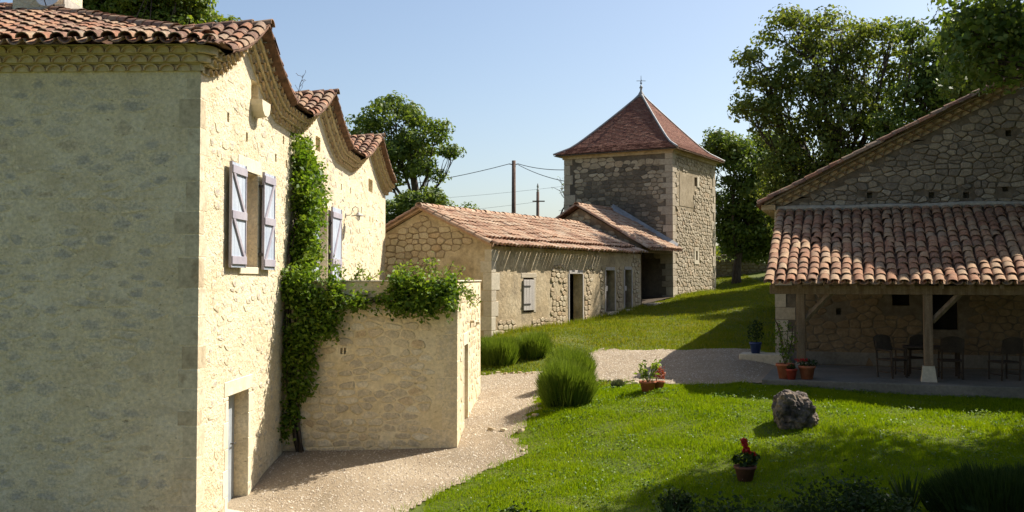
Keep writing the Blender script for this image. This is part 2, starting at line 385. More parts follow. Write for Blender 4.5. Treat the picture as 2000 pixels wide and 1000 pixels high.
class MB:
    def __init__(s):
        s.v, s.f = [], []

    def add(s, vs, fs, M4=None):
        o = len(s.v)
        for p in vs:
            p = Vector(p)
            s.v.append(tuple(M4 @ p) if M4 is not None else tuple(p))
        s.f += [tuple(i + o for i in f) for f in fs]

    def box(s, lo, hi, M4=None, bev=0.0, top=1.0):
        x0, y0, z0 = lo
        x1, y1, z1 = hi
        if bev <= 0:
            vs = [(x0, y0, z0), (x1, y0, z0), (x1, y1, z0), (x0, y1, z0), (x0, y0, z1), (x1, y0, z1), (x1, y1, z1), (x0, y1, z1)]
            fs = [(3, 2, 1, 0), (4, 5, 6, 7), (0, 1, 5, 4), (1, 2, 6, 5), (2, 3, 7, 6), (3, 0, 4, 7)]
            s.add(vs, fs, M4)
            return
        b = bev
        rings = [(z0, b), (z0 + b, 0), (z1 - b, 0), (z1, b)]
        vs, fs = [], []
        for z, i in rings:
            vs += [(x0 + b, y0 + i, z), (x1 - b, y0 + i, z), (x1 - i, y0 + b, z), (x1 - i, y1 - b, z),
                   (x1 - b, y1 - i, z), (x0 + b, y1 - i, z), (x0 + i, y1 - b, z), (x0 + i, y0 + b, z)]
        for k in range(3):
            for i in range(8):
                j = (i + 1) % 8
                fs.append((k * 8 + i, k * 8 + j, k * 8 + 8 + j, k * 8 + 8 + i))
        fs.append(tuple(range(7, -1, -1)))
        fs.append(tuple(range(24, 32)))
        s.add(vs, fs, M4)

    def tube(s, pts, rad, n=6, cap=True):
        pts = [Vector(p) for p in pts]
        if not hasattr(rad, '__len__'):
            rad = [rad] * len(pts)
        o = len(s.v)
        for i, p in enumerate(pts):
            t = (pts[min(i + 1, len(pts) - 1)] - pts[max(i - 1, 0)])
            t = t.normalized() if t.length > 1e-9 else Vector((0, 0, 1))
            a = t.cross(Vector((0, 0, 1)) if abs(t.z) < 0.9 else Vector((1, 0, 0))).normalized()
            b = t.cross(a)
            for k in range(n):
                w = 2 * math.pi * k / n
                s.v.append(tuple(p + (a * math.cos(w) + b * math.sin(w)) * rad[i]))
        for i in range(len(pts) - 1):
            for k in range(n):
                j = (k + 1) % n
                s.f.append((o + i * n + k, o + i * n + j, o + (i + 1) * n + j, o + (i + 1) * n + k))
        if cap:
            s.f.append(tuple(o + k for k in range(n - 1, -1, -1)))
            s.f.append(tuple(o + (len(pts) - 1) * n + k for k in range(n)))

    def lathe(s, prof, c, n=20, M4=None):
        o = len(s.v)
        vs, fs = [], []
        for r, z in prof:
            for k in range(n):
                w = 2 * math.pi * k / n
                vs.append((c[0] + r * math.cos(w), c[1] + r * math.sin(w), c[2] + z))
        for i in range(len(prof) - 1):
            for k in range(n):
                j = (k + 1) % n
                fs.append((i * n + k, i * n + j, (i + 1) * n + j, (i + 1) * n + k))
        fs.append(tuple(range(n - 1, -1, -1)))
        fs.append(tuple((len(prof) - 1) * n + k for k in range(n)))
        s.add(vs, fs, M4)

    def mesh(s, name, mat, smooth=False):
        me = bpy.data.meshes.new(name)
        me.from_pydata(s.v, [], s.f)
        if mat:
            me.materials.append(M[mat] if isinstance(mat, str) else mat)
        if smooth:
            me.polygons.foreach_set('use_smooth', [True] * len(me.polygons))
        me.update()
        return me

    def build(s, name, mat, parent=None, smooth=False):
        return link(bpy.data.objects.new(name, s.mesh(name, mat, smooth)), parent)


def np_obj(name, V, Fq, mat, parent=None, kind=None):
    """fast mesh object from arrays; Fq is (m, k)"""
    me = bpy.data.meshes.new(name)
    V = np.asarray(V, dtype=np.float32)
    Fq = np.asarray(Fq, dtype=np.int32)
    m, k = Fq.shape
    me.vertices.add(len(V))
    me.vertices.foreach_set('co', V.ravel())
    me.loops.add(m * k)
    me.loops.foreach_set('vertex_index', Fq.ravel())
    me.polygons.add(m)
    me.polygons.foreach_set('loop_start', np.arange(0, m * k, k, dtype=np.int32))
    me.polygons.foreach_set('loop_total', np.full(m, k, dtype=np.int32))
    me.materials.append(M[mat] if isinstance(mat, str) else mat)
    me.update(calc_edges=True)
    o = link(bpy.data.objects.new(name, me), parent)
    if kind:
        o['kind'] = kind
    return o


class Frame:
    """wall frame: u along the wall (left to right seen from outside), v up (0 = eye level), w outwards"""

    def __init__(s, o, u):
        s.U = Vector((u[0], u[1], 0)).normalized()
        s.V = Vector((0, 0, 1))
        s.W = s.U.cross(s.V)
        s.O = Vector((o[0], o[1], CZ))
        s.M = Matrix(((s.U.x, s.V.x, s.W.x, s.O.x), (s.U.y, s.V.y, s.W.y, s.O.y), (s.U.z, s.V.z, s.W.z, s.O.z), (0, 0, 0, 1)))

    def p(s, u, v, w=0.0):
        return s.O + s.U * u + s.V * v + s.W * w


def basis(x, y, z, o):
    return Matrix(((x.x, y.x, z.x, o.x), (x.y, y.y, z.y, o.y), (x.z, y.z, z.z, o.z), (0, 0, 0, 1)))


def wall(mb, fr, u0, u1, vb, vt, openings=(), step=0.4, w=0.0, thick=None):
    """wall face with rectangular openings (a,b,c,d,depth,back) and a free top profile"""
    fb = vb if callable(vb) else (lambda u: vb)
    ft = vt if callable(vt) else (lambda u: vt)
    us = list(np.linspace(u0, u1, max(2, int((u1 - u0) / step) + 1)))
    vs = [-50, 50]
    for a, b, c, d, dep, back in openings:
        us += [a, b]
        vs += [c, d]
    us = sorted(set(round(float(x), 4) for x in us if u0 - 1e-6 <= x <= u1 + 1e-6))
    vs = sorted(set(vs))
    for i in range(len(us) - 1):
        a, b = us[i], us[i + 1]
        um = (a + b) / 2
        for j in range(len(vs) - 1):
            c, d = vs[j], vs[j + 1]
            vm = (max(c, -20) + min(d, 20)) / 2
            if any(q[0] < um < q[1] and q[2] < (c + d) / 2 < q[3] for q in openings):
                continue
            ca, cb = max(c, fb(a)), max(c, fb(b))
            da, db = min(d, ft(a)), min(d, ft(b))
            if da <= ca and db <= cb:
                continue
            da, db = max(da, ca), max(db, cb)
            mb.add([fr.p(a, ca, w), fr.p(b, cb, w), fr.p(b, db, w), fr.p(a, da, w)], [(0, 1, 2, 3)])
    for a, b, c, d, dep, back in openings:
        x = w - dep
        mb.add([fr.p(a, c, w), fr.p(b, c, w), fr.p(b, d, w), fr.p(a, d, w),
                fr.p(a, c, x), fr.p(b, c, x), fr.p(b, d, x), fr.p(a, d, x)],
               [(0, 4, 5, 1), (1, 5, 6, 2), (2, 6, 7, 3), (3, 7, 4, 0)] + ([(4, 7, 6, 5)] if back else []))
    if thick:
        x = w - thick
        for i in range(len(us) - 1):
            a, b = us[i], us[i + 1]
            mb.add([fr.p(a, ft(a), w), fr.p(b, ft(b), w), fr.p(b, ft(b), x), fr.p(a, ft(a), x)], [(0, 1, 2, 3)])


def in_view(p, m=30):
    x, y = proj(p)
    return -m < x < 2000 + m and -m < y < 1000 + m


def pieces(name, parent, items, limit=300, field=None):
    """separate child objects for the pieces that show largest, one joined part for the rest"""
    def key(it):
        t = it[1].translation
        return (0 if in_view(t) else 1, (t - Vector((0, 0, CZ))).length)
    items = sorted(items, key=key)
    for me, mt in items[:limit]:
        o = bpy.data.objects.new(name, me)
        COL.objects.link(o)
        o.parent = parent
        o.matrix_basis = mt
    rest = items[limit:]
    if rest:
        mb = MB()
        for me, mt in rest:
            mb.add([v.co for v in me.vertices], [tuple(p.vertices) for p in me.polygons], mt)
        o = mb.build(field or name + '_field', None, parent)
        o.data.materials.append(rest[0][0].materials[0])
        o['kind'] = 'stuff'


# ---------------------------------------------------------------- stones, tiles, cornices
def stone_variants(mat, n=10, seed=1, soft=0.78):
    rnd = random.Random(seed)
    out = []
    for k in range(n):
        c = [rnd.uniform(0.08, 0.26) for _ in range(8)]
        pts = [(-0.5 + c[0], -0.5), (0.5 - c[1], -0.5 + rnd.uniform(0, .06)), (0.5, -0.5 + c[2]), (0.5 - rnd.uniform(0, .06), 0.5 - c[3]),
               (0.5 - c[4], 0.5), (-0.5 + c[5], 0.5 - rnd.uniform(0, .06)), (-0.5, 0.5 - c[6]), (-0.5 + rnd.uniform(0, .06), -0.5 + c[7])]
        mb = MB()
        tx, ty = rnd.uniform(-.25, .25), rnd.uniform(-.25, .25)
        vs = [(x, y, -1.0) for x, y in pts] + [(x, y, 0.45) for x, y in pts] + \
             [(x * soft, y * soft, 1.0 + tx * x + ty * y) for x, y in pts]
        fs = []
        for r in range(2):
            for i in range(8):
                j = (i + 1) % 8
                fs.append((r * 8 + i, r * 8 + j, r * 8 + 8 + j, r * 8 + 8 + i))
        fs.append(tuple(range(16, 24)))
        mb.add(vs, fs)
        out.append(mb.mesh('stone', mat))
    return out


def clip_poly(poly, nx_, ny_, d):
    """keep the part of the polygon where nx*x + ny*y <= d"""
    out = []
    m = len(poly)
    for i in range(m):
        x0, y0 = poly[i]
        x1, y1 = poly[(i + 1) % m]
        a, b = nx_ * x0 + ny_ * y0 - d, nx_ * x1 + ny_ * y1 - d
        if a <= 0:
            out.append((x0, y0))
        if (a < 0 < b) or (b < 0 < a):
            t = a / (a - b)
            out.append((x0 + (x1 - x0) * t, y0 + (y1 - y0) * t))
    return out


def rubble(fr, mat, u0, u1, v0, v1, ok, hr=(0.13, 0.24), wr=(0.18, 0.5), gap=0.02, proud=0.02, keep=1.0, seed=3, tilt=0.04, w=0.0,
           wild=0.3, bed=None, rnd_corner=0.22):
    """random rubble: irregular polygonal stones packed in loose courses, each with its own outline, joints between"""
    rnd = random.Random(seed)
    S = []
    v = v0
    while v < v1 + .1:
        h = rnd.uniform(*hr)
        u = u0 - rnd.uniform(0, 0.3)
        while u < u1 + .2:
            wd = rnd.uniform(*wr)
            S.append((u + wd / 2, v + h / 2 + rnd.uniform(-wild, wild) * h, wd, h))
            u += wd
        v += h
    A = np.array([(q[0], q[1]) for q in S])
    items = []
    for i, (cu, cv, wd, h) in enumerate(S):
        if not (u0 - .3 < cu < u1 + .3):
            continue
        if rnd.random() > keep:
            continue
        d = ((A[:, 0] - cu) * .62) ** 2 + (A[:, 1] - cv) ** 2
        near = np.argsort(d)[1:16]
        poly = [(-wd * .75, -h * .8), (wd * .75, -h * .8), (wd * .75, h * .8), (-wd * .75, h * .8)]
        cell = poly
        for j in near:
            # bisector in the stretched metric, so stones come out wider than tall
            dx, dy = A[j, 0] - cu, A[j, 1] - cv
            nx_, ny_ = dx * .38, dy
            d0 = (dx * dx * .38 + dy * dy) / 2
            ln = math.hypot(nx_, ny_)
            if ln < 1e-6:
                continue
            poly = clip_poly(poly, nx_ / ln, ny_ / ln, d0 / ln - gap / 2)
            if bed is not None:
                cell = clip_poly(cell, nx_ / ln, ny_ / ln, d0 / ln)
            if len(poly) < 3:
                break
        if len(poly) < 3:
            continue
        if not all(ok(cu + x, cv + y) for x, y in poly):
            continue
        ring = []
        m = len(poly)
        for k in range(m):
            p0, p1, p2 = poly[k - 1], poly[k], poly[(k + 1) % m]
            c_ = rnd_corner * rnd.uniform(.6, 1.3)
            ring.append((p1[0] + (p0[0] - p1[0]) * c_, p1[1] + (p0[1] - p1[1]) * c_))
            ring.append((p1[0] + (p2[0] - p1[0]) * c_, p1[1] + (p2[1] - p1[1]) * c_))
        m = len(ring)
        xs_, ys_ = [p[0] for p in ring], [p[1] for p in ring]
        if max(xs_) - min(xs_) < .05 or max(ys_) - min(ys_) < .04:
            continue
        gx, gy = sum(xs_) / m, sum(ys_) / m
        pr = proud * rnd.uniform(.45, 1.4)
        tx, ty = rnd.uniform(-.12, .12) * pr * 8, rnd.uniform(-.12, .12) * pr * 8
        vs = [(x - gx, y - gy, -.02) for x, y in ring] + [(x - gx, y - gy, pr * .5) for x, y in ring] + \
             [((x - gx) * .84, (y - gy) * .80, pr + tx * (x - gx) + ty * (y - gy)) for x, y in ring]
        fs = []
        for r_ in range(2):
            for k in range(m):
                k2 = (k + 1) % m
                fs.append((r_ * m + k, r_ * m + k2, r_ * m + m + k2, r_ * m + m + k))
        fs.append(tuple(range(2 * m, 3 * m)))
        mb = MB()
        mb.add(vs, fs)
        items.append((mb.mesh('stone', mat), fr.M @ Matrix.Translation((cu + gx, cv + gy, w))))
        if bed is not None and len(cell) > 2:
            bed.add([fr.p(cu + x, cv + y, w + .005) for x, y in cell], [tuple(range(len(cell)))])
    return items


def block(mat, w, h, d, bev=0.012, name='quoin'):
    mb = MB()
    mb.box((-w / 2, -h / 2, -d / 2), (w / 2, h / 2, d / 2), bev=bev)
    return mb.mesh(name, mat)


def quoins(parent, name, frA, frB, uA, v0, v1, mat, long=0.55, short=0.3, hr=(0.28, 0.42), proud=0.012, seed=2):
    """dressed corner blocks: frA ends at uA (its right end), frB starts at u = 0 there"""
    rnd = random.Random(seed)
    items = []
    v, k = v0, 0
    while v < v1 - 0.12:
        h = min(rnd.uniform(*hr), v1 - v)
        la, lb = (long, short) if k % 2 else (short, long)
        la *= rnd.uniform(.85, 1.15)
        lb *= rnd.uniform(.85, 1.15)
        mb = MB()
        x = frA.U * -1
        # block spans la along wall A (leftwards) and lb along wall B (rightwards)
        c = frA.p(uA, v + h / 2, 0)
        ax, ay = frA.U, frB.U
        pr = proud * rnd.uniform(.7, 1.3)
        p0 = c + frA.W * pr + frB.W * pr
        a1 = -ax * (la + pr)
        b1 = ay * (lb + pr)
        e = 0.01
        z = Vector((0, 0, h / 2 - 0.006))
        vs, fs = [], []
        for sz, ins in ((-1, e), (-1, 0), (1, 0), (1, e)):
            zz = z * sz if ins else (z - Vector((0, 0, e))) * sz
            q = p0 - frA.W * ins - frB.W * ins
            vs += [q + a1 + zz, q + zz, q + b1 + zz, q + b1 - frB.W * 0.1 + zz, q - frA.W * .1 - frB.W * .1 + zz, q + a1 - frA.W * 0.1 + zz]
        for r in range(3):
            for i in range(6):
                j = (i + 1) % 6
                fs.append((r * 6 + i, r * 6 + j, r * 6 + 6 + j, r * 6 + 6 + i))
        fs += [(5, 4, 1, 0), (4, 3, 2, 1), (18, 19, 22, 23), (19, 20, 21, 22)]
        mb.add([p - c for p in vs], fs)
        items.append((mb.mesh(name, mat), Matrix.Translation(c)))
        v += h
        k += 1
    pieces(name, parent, items)


def canal_tile(mat, r0=0.115, r1=0.092, L=0.44, t=0.016, arch=0.85, n=6):
    """half-round clay tile: lower wide end at y=0, upper end at y=L"""
    mb = MB()
    vs, fs = [], []
    for y, r in ((0, r0), (L, r1)):
        for rr in (r, r - t):
            for k in range(n + 1):
                w = math.pi * k / n
                vs.append((-rr * math.cos(w), y, rr * arch * math.sin(w)))
    m = n + 1
    for k in range(n):
        fs.append((k, k + 1, 2 * m + k + 1, 2 * m + k))            # outer
        fs.append((m + k + 1, m + k, 3 * m + k, 3 * m + k + 1))    # inner
        fs.append((4 * m + k + 1, 4 * m + k, 5 * m + k, 5 * m + k + 1))    # lower rim, own vertices so it stays crisp
    vs += vs[:2 * m]
    mb.add(vs, fs)
    me = mb.mesh('roof_tile', mat)
    for p in me.polygons:
        p.use_smooth = p.index % 3 != 2
    return me


TILES = {k: canal_tile(k) for k in ('tile_old', 'tile_barn')}
TILES['tile_porch'] = canal_tile('tile_porch', arch=.62)
RIDGE = {k: canal_tile(k, 0.15, 0.125, 0.46, 0.018, 0.8) for k in ('tile_old', 'tile_porch', 'tile_barn')}


def und(u, s, seed, amp):
    return amp * noise.noise(Vector((u * 0.55 + seed * 7.3, s * 0.7, seed)))


def slope(sheet, items, E, U, S, width, smax, mat, sp=0.25, ex=0.34, amp=0.03, seed=1, tiles=True, eave=True, jit=1.0, eo=0.0):
    """one roof slope covered with canal tiles. E: left end of the eave, U along it, S up the slope"""
    rnd = random.Random(seed)
    U, S = U.normalized(), S.normalized()
    N = U.cross(S)
    f = smax if callable(smax) else (lambda u: smax)
    ncol = max(1, int(round(width / sp)))
    sp = width / ncol
    nu = ncol * 4
    rows = 8
    base = len(sheet.v)
    for i in range(nu + 1):
        u = width * i / nu
        ph = (u / sp) % 1.0
        d = -0.055 * (0.5 + 0.5 * math.cos(2 * math.pi * ph))
        L = max(f(u), 0.01)
        for j in range(rows + 1):
            s_ = L * j / rows
            sheet.v.append(tuple(E + U * u + S * s_ + N * (d + und(u, s_, seed, amp))))
    for i in range(nu):
        for j in range(rows):
            a = base + i * (rows + 1) + j
            sheet.f.append((a, a + rows + 1, a + rows + 2, a + 1))
    if not tiles:
        return
    me = TILES[mat]
    for c in range(ncol):
        u = (c + 0.5) * sp
        L = f(u)
        k = 0
        while k * ex < L - 0.05:
            s_ = k * ex
            ll = min(1.0, (L - s_ + 0.08) / 0.44)
            if ll < 0.3:
                break
            jx, jr, jt = rnd.gauss(0, .008) * jit, rnd.gauss(0, .03) * jit, rnd.gauss(0, .012) * jit
            p = E + U * (u + jx) + S * (s_ - 0.05 - (eo if k == 0 else 0) + rnd.gauss(0, .014) * jit) + N * (0.012 + und(u, s_, seed, amp) + abs(rnd.gauss(0, .006)))
            mt = basis(U, S, N, p) @ Matrix.Rotation(jr, 4, 'Z') @ Matrix.Rotation(-R(2.0) + jt, 4, 'X') @ \
                Matrix.Diagonal((rnd.uniform(.95, 1.05), ll, rnd.uniform(.92, 1.08), 1))
            items.append((me, mt))
            k += 1
        if eave and c < ncol - 1:
            p = E + U * ((c + 1.0) * sp) + S * -0.09 + N * (0.03 + und(u, 0, seed, amp))
            items.append((me, basis(-U, S, -N, p) @ Matrix.Rotation(rnd.gauss(0, .03), 4, 'Z')))


def ridge_run(items, pts, mat, step=0.36, lift=0.0, seed=5):
    """a run of ridge tiles along a polyline, each lapping the one before"""
    rnd = random.Random(seed)
    me = RIDGE[mat]
    for a, b in zip(pts[:-1], pts[1:]):
        a, b = Vector(a), Vector(b)
        L = (b - a).length
        S = (b - a).normalized()
        U = S.cross(Vector((0, 0, 1))).normalized()
        N = U.cross(S)
        k = 0
        while k * step < L:
            p = a + S * (k * step) + N * (lift + rnd.gauss(0, .008))
            items.append((me, basis(U, S, N, p) @ Matrix.Rotation(rnd.gauss(0, .03), 4, 'Z') @ Matrix.Rotation(-R(1.5), 4, 'X')))
            k += 1


def arch_tile(mat, w=0.25, h=0.105, t=0.02, L=0.16, n=7):
    mb = MB()
    vs, fs = [], []
    m = n + 1
    for z in (-L, 0):
        for q in (0, t):
            for k in range(n + 1):
                a = math.pi * k / n
                vs.append((-(w / 2 - q) * math.cos(a), (h - q) * math.sin(a), z))
    for k in range(n):
        fs.append((k + 1, k, 2 * m + k, 2 * m + k + 1))
        fs.append((m + k, m + k + 1, 3 * m + k + 1, 3 * m + k))
        fs.append((2 * m + k, 3 * m + k, 3 * m + k + 1, 2 * m + k + 1))
    mb.add(vs, fs)
    return mb.mesh('cornice_tile', mat)


def cornice(parent, fr, prof, u0, u1, rows=3, rh=0.125, proj0=0.09, dproj=0.105, sp=0.26, mat='cornice', tmat='cornice_tile', flip=False):
    """corbelled tile cornice: stepped mortar courses that follow the wall top, with an arched tile every sp"""
    n = max(8, int((u1 - u0) / 0.12))
    us = np.linspace(u0, u1, n + 1)
    P = [Vector((u, prof(u))) for u in us]
    T = []
    for i in range(n + 1):
        t = P[min(i + 1, n)] - P[max(i - 1, 0)]
        T.append(t.normalized())
    arc = [0.0]
    for i in range(n):
        arc.append(arc[-1] + (P[i + 1] - P[i]).length)
    mb = MB()
    for r in range(rows):
        w = proj0 + dproj * r - 0.055
        a, b = r * rh - 0.01, (r + 1) * rh - 0.012
        o = len(mb.v)
        for p, t in zip(P, T):
            nn = Vector((-t.y, t.x))
            for hh, ww in ((a, -0.02), (a, w), (b, w), (b, -0.02)):
                q = p + nn * hh
                mb.v.append(tuple(fr.p(q.x, q.y, ww)))
        for i in range(n):
            for k in range(3):
                mb.f.append((o + i * 4 + k, o + i * 4 + 4 + k, o + i * 4 + 5 + k, o + i * 4 + 1 + k))
        # thin mortar shelf on top of each course, lips out to the tile ends
        o = len(mb.v)
        w2 = proj0 + dproj * r - 0.008
        for p, t in zip(P, T):
            nn = Vector((-t.y, t.x))
            for hh, ww in ((b - 0.016, w - .01), (b - 0.016, w2), (b, w2), (b, w - .01)):
                q = p + nn * hh
                mb.v.append(tuple(fr.p(q.x, q.y, ww)))
        for i in range(n):
            for k in range(3):
                mb.f.append((o + i * 4 + k, o + i * 4 + 4 + k, o + i * 4 + 5 + k, o + i * 4 + 1 + k))
        for e in (0, n):
            q0 = o + e * 4
            mb.f.append((q0, q0 + 1, q0 + 2, q0 + 3))
    ob = mb.build('cornice', mat, parent)
    me = arch_tile(tmat, w=sp * 0.97, h=rh * 0.88)
    items = []
    for r in range(rows):
        s_ = sp * (0.5 if r % 2 else 1.0) * 0.999
        while s_ < arc[-1] - sp * 0.3:
            i = max(k for k in range(n + 1) if arc[k] <= s_)
            i = min(i, n - 1)
            f_ = (s_ - arc[i]) / max(arc[i + 1] - arc[i], 1e-6)
            p = P[i].lerp(P[i + 1], f_)
            t = T[i].lerp(T[i + 1], f_).normalized()
            nn = Vector((-t.y, t.x))
            q = p + nn * (r * rh - 0.008)
            X = (fr.U * t.x + fr.V * t.y)
            Y = (fr.U * nn.x + fr.V * nn.y)
            c = fr.p(q.x, q.y, proj0 + dproj * r + random.uniform(-.006, .006))
            items.append((me, basis(X, Y, fr.W, c)))
            s_ += sp
    pieces('cornice_tile', ob, items)
    return ob


# ---------------------------------------------------------------- plants
def leaf_arrays(P, size, rng, up=0.35, aspect=0.55, out=None):
    n = len(P)
    nrm = rng.normal(size=(n, 3))
    if out is None:
        nrm[:, 2] = np.abs(nrm[:, 2]) + up
    else:       # leaves face outwards from their clump, as they do in a real crown
        nrm = nrm * .55 + out + np.array([0, 0, up])
    nrm /= np.linalg.norm(nrm, axis=1)[:, None]
    a = rng.normal(size=(n, 3))
    a -= nrm * np.sum(a * nrm, axis=1)[:, None]
    a /= np.linalg.norm(a, axis=1)[:, None]
    b = np.cross(nrm, a)
    s = np.asarray(size).reshape(-1, 1) * np.ones((n, 1))
    V = np.empty((n, 4, 3))
    V[:, 0] = P - a * s * .5
    V[:, 1] = P + b * s * aspect * .5 + nrm * s * .12
    V[:, 2] = P + a * s * .5
    V[:, 3] = P - b * s * aspect * .5 + nrm * s * .12
    return V.reshape(-1, 3), np.arange(n * 4).reshape(n, 4)


def leaves(name, P, size, mat, parent, rng, up=0.35, aspect=0.55, kind='stuff', out=None):
    V, Fq = leaf_arrays(np.asarray(P), size, rng, up, aspect, out)
    return np_obj(name, V, Fq, mat, parent, kind)


def spikes(name, B, D, L, W, mat, parent, rng):
    """thin upright blades: base points, directions, lengths, widths"""
    n = len(B)
    D = D / np.linalg.norm(D, axis=1)[:, None]
    side = np.cross(D, rng.normal(size=(n, 3)))
    side /= np.linalg.norm(side, axis=1)[:, None]
    V = np.empty((n, 3, 3))
    V[:, 0] = B - side * W[:, None]
    V[:, 1] = B + side * W[:, None]
    V[:, 2] = B + D * L[:, None]
    return np_obj(name, V.reshape(-1, 3), np.arange(n * 3).reshape(n, 3), mat, parent, 'stuff')


def bend(a, b, n, amp, rnd):
    a, b = Vector(a), Vector(b)
    d = (b - a)
    o = [Vector((rnd.uniform(-1, 1), rnd.uniform(-1, 1), rnd.uniform(-.5, .8))) * amp * d.length for _ in range(2)]
    pts = []
    for i in range(n + 1):
        t = i / n
        pts.append(a + d * t + o[0] * math.sin(math.pi * t) + o[1] * math.sin(2 * math.pi * t) * .5)
    return pts


def tree(name, label, base, blobs, mat, trunk_r=0.28, clumps=26, per=90, size=0.16, spread=0.42, seed=1, fork=0.35, group=None, leafless=0.0, cat='tree', lean=None):
    """trunk, limbs to each mass of the crown, twigs to each leaf clump, leaves scattered through the clumps"""
    rnd = random.Random(seed)
    rng = np.random.default_rng(seed)
    base = Vector(base)
    r = root(name, base, label, cat, group)
    cen = sum((Vector(b[0]) for b in blobs), Vector()) / len(blobs)
    top = Vector((cen.x * .7 + base.x * .3, cen.y * .7 + base.y * .3, base.z + (cen.z - base.z) * 0.95))
    tr = MB()
    trunk = bend(base - Vector((0, 0, .3)), top, 8, 0.04, rnd)
    tr.tube(trunk, [trunk_r * (1.25 if i == 0 else 1 - .65 * i / 8) for i in range(9)], 8)
    tr.build('trunk', 'bark', r, True)
    lm = MB()
    C, S_ = [], []
    for (c, rad) in blobs:
        c = Vector(c)
        rad = Vector(rad) if hasattr(rad, '__len__') else Vector((rad, rad, rad))
        k0 = min(7, max(2, int(8 * (fork + rnd.uniform(0, .45)))))
        st = trunk[k0]
        br = trunk_r * (1 - .65 * k0 / 8) * .42
        pts = bend(st, c, 6, .10, rnd)
        lm.tube(pts, [br * (1 - .8 * i / 6) for i in range(7)], 6)
        nc = max(5, int(clumps * rad.x * rad.z * .62))
        for q in range(nc):
            d = Vector((rnd.gauss(0, 1), rnd.gauss(0, 1), rnd.gauss(0, 1))).normalized()
            f_ = rnd.uniform(.5, 1.0) ** .6
            p = c + Vector((d.x * rad.x, d.y * rad.y, d.z * rad.z)) * f_
            tw = bend(pts[rnd.randint(3, 6)], p, 4, .12, rnd)
            lm.tube(tw, [br * .28 * (1 - .85 * i / 4) + .006 for i in range(5)], 4, cap=False)
            C.append(p)
            S_.append(rnd.uniform(.7, 1.3))
    lm.build('limb', 'bark', r, True)
    C = np.array([tuple(c) for c in C])
    S_ = np.array(S_)
    n = (1.35 * per * S_ ** 2).astype(int)
    idx = np.repeat(np.arange(len(C)), n)
    off = rng.normal(size=(len(idx), 3))
    ln = np.linalg.norm(off, axis=1)[:, None]
    off = off / ln * np.minimum(ln, 2.0) ** .8
    P = C[idx] + off * (spread * S_[idx])[:, None] * np.array([1, 1, .62])
    sz = size * rng.uniform(.55, 1.45, len(P))
    leaves('crown', P, sz, mat, r, rng, up=.25, aspect=.62, out=off / np.maximum(np.linalg.norm(off, axis=1)[:, None], 1e-6))
    return r


# ---------------------------------------------------------------- terrain
def ctrl(x, y, Z):
    p = at(x, y, Z)
    return (p.x, p.y, p.z)


GC = [(-4.9, 18.3, CZ - 4.08), (-5.1, 15.5, CZ - 4.35), (-5.0, 10, CZ - 4.5), ctrl(590, 925, 19.3), ctrl(893, 875, 21.0), ctrl(556, 881, 21.06),
      ctrl(936, 770, 26.8), ctrl(1025, 880, 20.4), ctrl(1110, 800, 22.2), ctrl(970, 722, 29.5), ctrl(1040, 706, 31), ctrl(960, 655, 33.5),
      ctrl(1125, 631, 39), ctrl(1250, 600, 44.6), ctrl(1314, 583, 48.1), ctrl(1397, 571, 53.6), ctrl(1300, 684, 29.5), ctrl(1300, 748, 24.6),
      ctrl(1490, 694, 27.6), (7.9, 27.0, CZ - 2.56), (7.4, 24.8, CZ - 2.55), (9.4, 26.3, CZ - 2.62), (8.6, 28.3, CZ - 2.45), ctrl(1600, 750, 23.6), tuple(np.array([.3256, .9455]) * 24.2 + np.array([.9455, -.3256]) * 4.5) + (CZ - 2.56,), tuple(np.array([.3256, .9455]) * 27 + np.array([.9455, -.3256]) * 2.5) + (CZ - 2.62,), tuple(np.array([.3256, .9455]) * 26 + np.array([.9455, -.3256]) * 6.5) + (CZ - 2.58,), ctrl(1555, 842, 19.4), ctrl(1270, 766, 23), ctrl(1452, 938, 17),
      ctrl(1000, 1000, 16.4), ctrl(790, 1000, 17), ctrl(2000, 870, 18.3), ctrl(2000, 1000, 14.3), ctrl(1450, 538, 60), ctrl(1450, 506, 66),
      ctrl(1450, 493, 90), ctrl(1420, 640, 36), ctrl(1480, 560, 50), (-5, 36, CZ - 2.6), (-9, 45, CZ - 2.2), (-20, 60, CZ - 1.0), (-20, 20, CZ - 3.6),
      (0, 4, CZ - 4.6), (15, 8, CZ - 3.6), (25, 25, CZ - 1.6), (25, 50, CZ + 0.8), (-20, 5, CZ - 4.6), (0, 70, CZ + 0.2), (30, 5, CZ - 3.2), (18, 40, CZ - .6)]
GC = np.array(GC)


def _tps(r2):
    return np.where(r2 > 1e-9, 0.5 * r2 * np.log(np.maximum(r2, 1e-9)), 0)


_n = len(GC)
_d2 = ((GC[:, None, :2] - GC[None, :, :2]) ** 2).sum(-1)
_A = np.zeros((_n + 3, _n + 3))
_A[:_n, :_n] = _tps(_d2) + np.eye(_n) * 2.0
_A[:_n, _n] = 1
_A[:_n, _n + 1:] = GC[:, :2]
_A[_n:, :_n] = _A[:_n, _n:].T
_w = np.linalg.solve(_A, np.concatenate([GC[:, 2], np.zeros(3)]))


def ground_z(X, Y):
    X = np.atleast_1d(np.asarray(X, float))
    Y = np.atleast_1d(np.asarray(Y, float))
    out = np.empty(len(X))
    for k in range(0, len(X), 20000):
        x, y = X[k:k + 20000], Y[k:k + 20000]
        xc, yc = np.clip(x, -24, 34), np.clip(y, 3, 92)
        d2 = (xc[:, None] - GC[None, :, 0]) ** 2 + (yc[:, None] - GC[None, :, 1]) ** 2
        h = _tps(d2) @ _w[:_n] + _w[_n] + _w[_n + 1] * xc + _w[_n + 2] * yc
        out[k:k + 20000] = h + 0.012 * np.sin(x * 2.1 + np.sin(y * 1.7)) + 0.01 * np.sin(y * 2.9 + x)
    return out


def gz(x, y):
    return float(ground_z([x], [y])[0])


